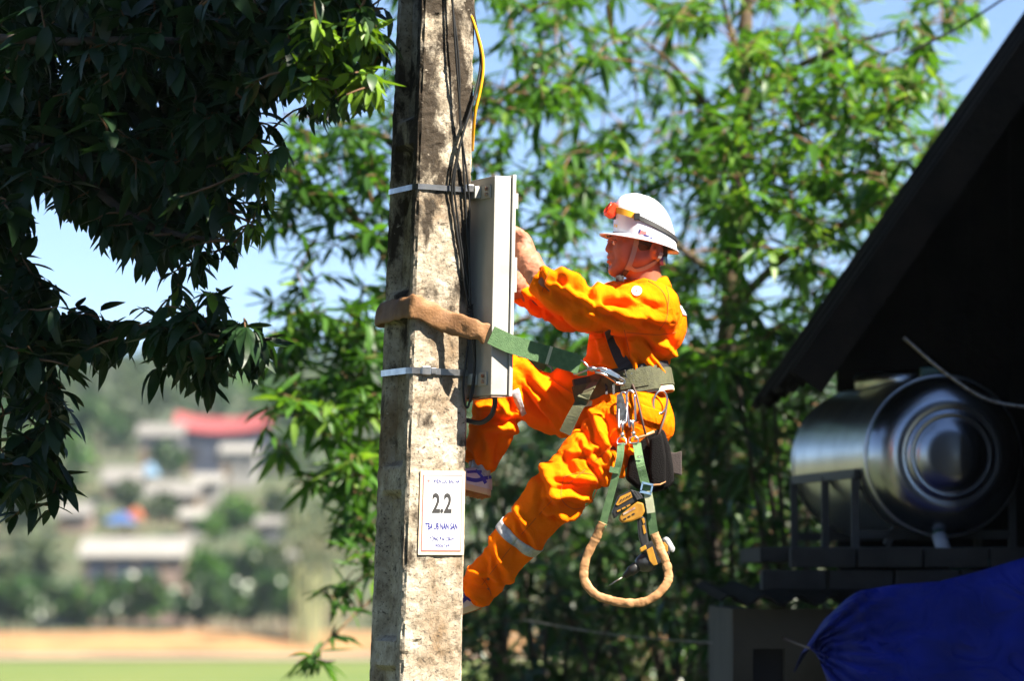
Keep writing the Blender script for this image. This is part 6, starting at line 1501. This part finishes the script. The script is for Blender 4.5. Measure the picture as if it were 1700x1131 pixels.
# ---------------------------------------------------------------- slender trees behind the worker
def slim_tree(name, label, trunk_px, limbs_px, polys, nleaf, obj_max, r0, seed, m='leaf_long', lsize=.178, scale=1.0):
    random.seed(seed); base = P(*trunk_px[-1]); t = empty(name, (base.x, base.y, 0)); tp = [P(*q) for q in trunk_px]; tp.append(Vector((tp[-1].x, tp[-1].y, -.3))); pth = spline(tp, 8); n_ = len(pth)
    make('trunk', tubevf(pth, [lerp(r0 * .35, r0, (k / (n_ - 1)) ** .8) for k in range(n_)], 12), MAT['pale_bark'], t, 0, True); LLx = [pth]
    for lp in limbs_px:
        L = spline([P(*q) for q in lp], 6); LLx.append(L); make('branch', tubevf(L, [lerp(r0 * (.42 if lp[0][1] < 900 else .18), .005, k / (len(L) - 1)) for k in range(len(L))], 8), MAT['pale_bark'], t, 0, True)
    sh_ = []
    for poly, cnt, thr, (ya, yb), fs, rb in polys:
        for x, y in sample_poly(poly, cnt, thr, fs, seed): sh_.append((P(x, y, random.uniform(ya, yb)), scale * random.uniform(.75, 1.2), rb))
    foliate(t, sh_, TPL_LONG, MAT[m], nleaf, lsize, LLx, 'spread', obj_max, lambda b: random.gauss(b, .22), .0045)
    tag(t, label, 'tree'); return t
slim_tree('slender_tree', 'tall slender tree with lance-shaped leaves and visible trunk behind the worker',
    [(1255, -260, 22.2), (1243, -60, 22.1), (1234, 120, 22.0), (1226, 300, 22.0), (1214, 480, 22.0), (1192, 700, 22.0), (1182, 900, 22.0), (1176, 1140, 22.0)],
    [[(1226, 300, 22), (1180, 190, 21.6), (1120, 110, 21.2), (1060, 60, 21.0)], [(1234, 120, 22), (1210, 40, 22), (1190, -40, 22)], [(1218, 510, 22), (1300, 430, 21.4), (1400, 370, 21.0), (1500, 312, 20.6), (1580, 260, 20.4)], [(1214, 480, 22), (1140, 420, 22.3), (1060, 360, 22.6), (960, 300, 22.8)],
     [(1230, 200, 22), (1310, 120, 21.5), (1420, 70, 21.0), (1540, 40, 20.6)], [(1192, 700, 22), (1130, 640, 22.5), (1080, 560, 22.8)], [(1192, 690, 22), (1260, 620, 21.6), (1330, 560, 21.2)], [(1185, 860, 22), (1240, 800, 21.8), (1300, 720, 21.5)], [(1230, 250, 22), (1290, 230, 21.4), (1390, 180, 20.9)]],
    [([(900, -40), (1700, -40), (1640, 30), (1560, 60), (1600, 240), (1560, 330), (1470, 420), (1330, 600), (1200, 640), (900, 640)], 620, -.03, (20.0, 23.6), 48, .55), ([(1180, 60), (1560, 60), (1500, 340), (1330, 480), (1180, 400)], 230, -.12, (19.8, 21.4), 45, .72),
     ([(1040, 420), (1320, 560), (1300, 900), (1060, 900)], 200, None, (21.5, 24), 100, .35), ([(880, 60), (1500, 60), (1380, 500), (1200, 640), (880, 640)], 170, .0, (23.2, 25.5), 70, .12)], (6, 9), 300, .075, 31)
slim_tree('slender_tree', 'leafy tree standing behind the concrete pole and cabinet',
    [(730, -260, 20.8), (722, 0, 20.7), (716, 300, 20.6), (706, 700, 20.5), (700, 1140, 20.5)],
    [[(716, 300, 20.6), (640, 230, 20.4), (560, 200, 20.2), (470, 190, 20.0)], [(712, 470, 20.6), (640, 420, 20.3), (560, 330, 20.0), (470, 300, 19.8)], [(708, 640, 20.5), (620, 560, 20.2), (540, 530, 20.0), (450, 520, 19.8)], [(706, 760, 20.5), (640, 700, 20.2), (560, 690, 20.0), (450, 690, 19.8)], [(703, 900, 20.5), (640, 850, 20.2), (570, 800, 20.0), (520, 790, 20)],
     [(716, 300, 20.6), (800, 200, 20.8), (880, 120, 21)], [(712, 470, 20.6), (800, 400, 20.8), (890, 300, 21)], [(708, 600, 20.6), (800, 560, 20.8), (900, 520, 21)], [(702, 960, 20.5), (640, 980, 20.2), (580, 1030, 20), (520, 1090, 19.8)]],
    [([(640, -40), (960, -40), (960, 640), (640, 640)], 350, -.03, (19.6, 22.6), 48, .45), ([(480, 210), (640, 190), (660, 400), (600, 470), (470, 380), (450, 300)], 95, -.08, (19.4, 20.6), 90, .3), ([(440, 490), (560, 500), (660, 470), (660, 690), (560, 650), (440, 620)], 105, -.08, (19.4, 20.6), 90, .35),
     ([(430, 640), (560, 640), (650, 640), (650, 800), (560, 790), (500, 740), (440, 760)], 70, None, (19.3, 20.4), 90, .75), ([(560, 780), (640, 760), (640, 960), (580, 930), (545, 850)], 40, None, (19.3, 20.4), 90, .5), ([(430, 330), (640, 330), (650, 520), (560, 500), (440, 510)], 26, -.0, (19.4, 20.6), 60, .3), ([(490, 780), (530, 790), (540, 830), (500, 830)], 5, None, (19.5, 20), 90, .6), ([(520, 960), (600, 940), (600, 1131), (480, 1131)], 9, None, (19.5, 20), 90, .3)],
    (6, 9), 300, .085, 47)
# ---------------------------------------------------------------- shrubs in the shade below
def shrub(label, px, pyt, Y, w, cnt, seed):
    random.seed(seed); b = P(px, 1131, Y); t = empty('shrub', (b.x, Y, 0)); top = P(px, pyt, Y).z; sh_ = []; LLx = []
    for k in range(5):
        e = Vector((b.x + random.uniform(-.4, .4) * w, Y + random.uniform(-.5, .5), top * random.uniform(.75, .95))); L = spline([Vector((b.x + random.uniform(-.1, .1), Y, -.2)), Vector((lerp(b.x, e.x, .4), Y, e.z * .5)), e], 6); LLx.append(L)
        make('stem', tubevf(L, [lerp(.035, .008, i / (len(L) - 1)) for i in range(len(L))], 7), MAT['bark'], t, 0, True)
    for _ in range(cnt):
        a = random.uniform(0, TAU); rr = random.random() ** .5; z = random.uniform(.25, 1.0); k_ = math.sin(min(1, z * 1.05) * math.pi) ** .4 * .5 + .5
        sh_.append((Vector((b.x + math.cos(a) * rr * w * .5 * k_, Y + math.sin(a) * rr * w * .45 * k_, z * top)), random.uniform(.8, 1.2), .5))
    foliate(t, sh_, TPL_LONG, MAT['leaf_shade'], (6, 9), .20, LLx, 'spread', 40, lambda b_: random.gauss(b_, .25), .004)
    tag(t, label, 'shrub')
shrub('dense dark shrub behind the straight lower leg', 840, 720, 24.5, 1.5, 150, 61)
shrub('dense dark shrub behind the foot loop and drill', 1000, 640, 25.5, 1.8, 190, 62)
shrub('dense dark shrub at the foot of the slender tree trunk', 1150, 690, 24.0, 1.6, 150, 63)
shrub('dark shrub between the slender trunk and the outbuilding', 1265, 720, 23.4, 1.1, 90, 64)
shrub('tall dark shrub filling the gap behind the man\'s knees', 930, 600, 28.5, 2.4, 260, 67)
shrub('tall dark shrub behind the slender trunk, in front of the valley', 1120, 600, 29.0, 2.6, 280, 68)
shrub('dense dark shrub filling the gap between the hut eave and the tank', 1325, 540, 21.0, 1.1, 170, 73)
shrub('tall dark shrub crowding the slender trunk beside the hut', 1225, 620, 21.6, 1.3, 170, 74)
shrub('low dark shrub close behind the pole foot', 900, 900, 22.8, 1.5, 110, 65)
shrub('low dark shrub below the hanging drill, beside the outbuilding', 1080, 880, 22.6, 1.6, 120, 66)

for x_, y_, sd_, lb_ in ((-3.4, 9.3, 71, 'unseen leafy shrub added on the left to block sky light, nearer the camera'), (-3.1, 11.0, 72, 'unseen leafy shrub added on the left to block sky light, next to the dark tree trunk')):  # out of view, added to keep low sky light off the pole's left face
    shrub(lb_, 850 + x_ / y_ * 6375, 960 - 1.5 / y_ * 6375, y_, 1.5, 150, sd_)
# ================================================================== hazy valley air
HAZE = 0.00014
hm = bpy.data.materials.new('valley_air'); hm.use_nodes = True; nt = hm.node_tree; nt.nodes.clear()
out = nt.nodes.new('ShaderNodeOutputMaterial'); pv = nt.nodes.new('ShaderNodeVolumePrincipled'); pv.inputs['Color'].default_value = (0.72, 0.86, 1.0, 1); pv.inputs['Density'].default_value = HAZE; pv.inputs['Anisotropy'].default_value = 0.2
nt.links.new(pv.outputs['Volume'], out.inputs['Volume'])
vf = boxvf((0, 1280, 48), (5200, 2760, 120)); hz = make('haze', vf, hm); tag(hz, kind='stuff', label='pale bluish haze filling the valley air', cat='haze')
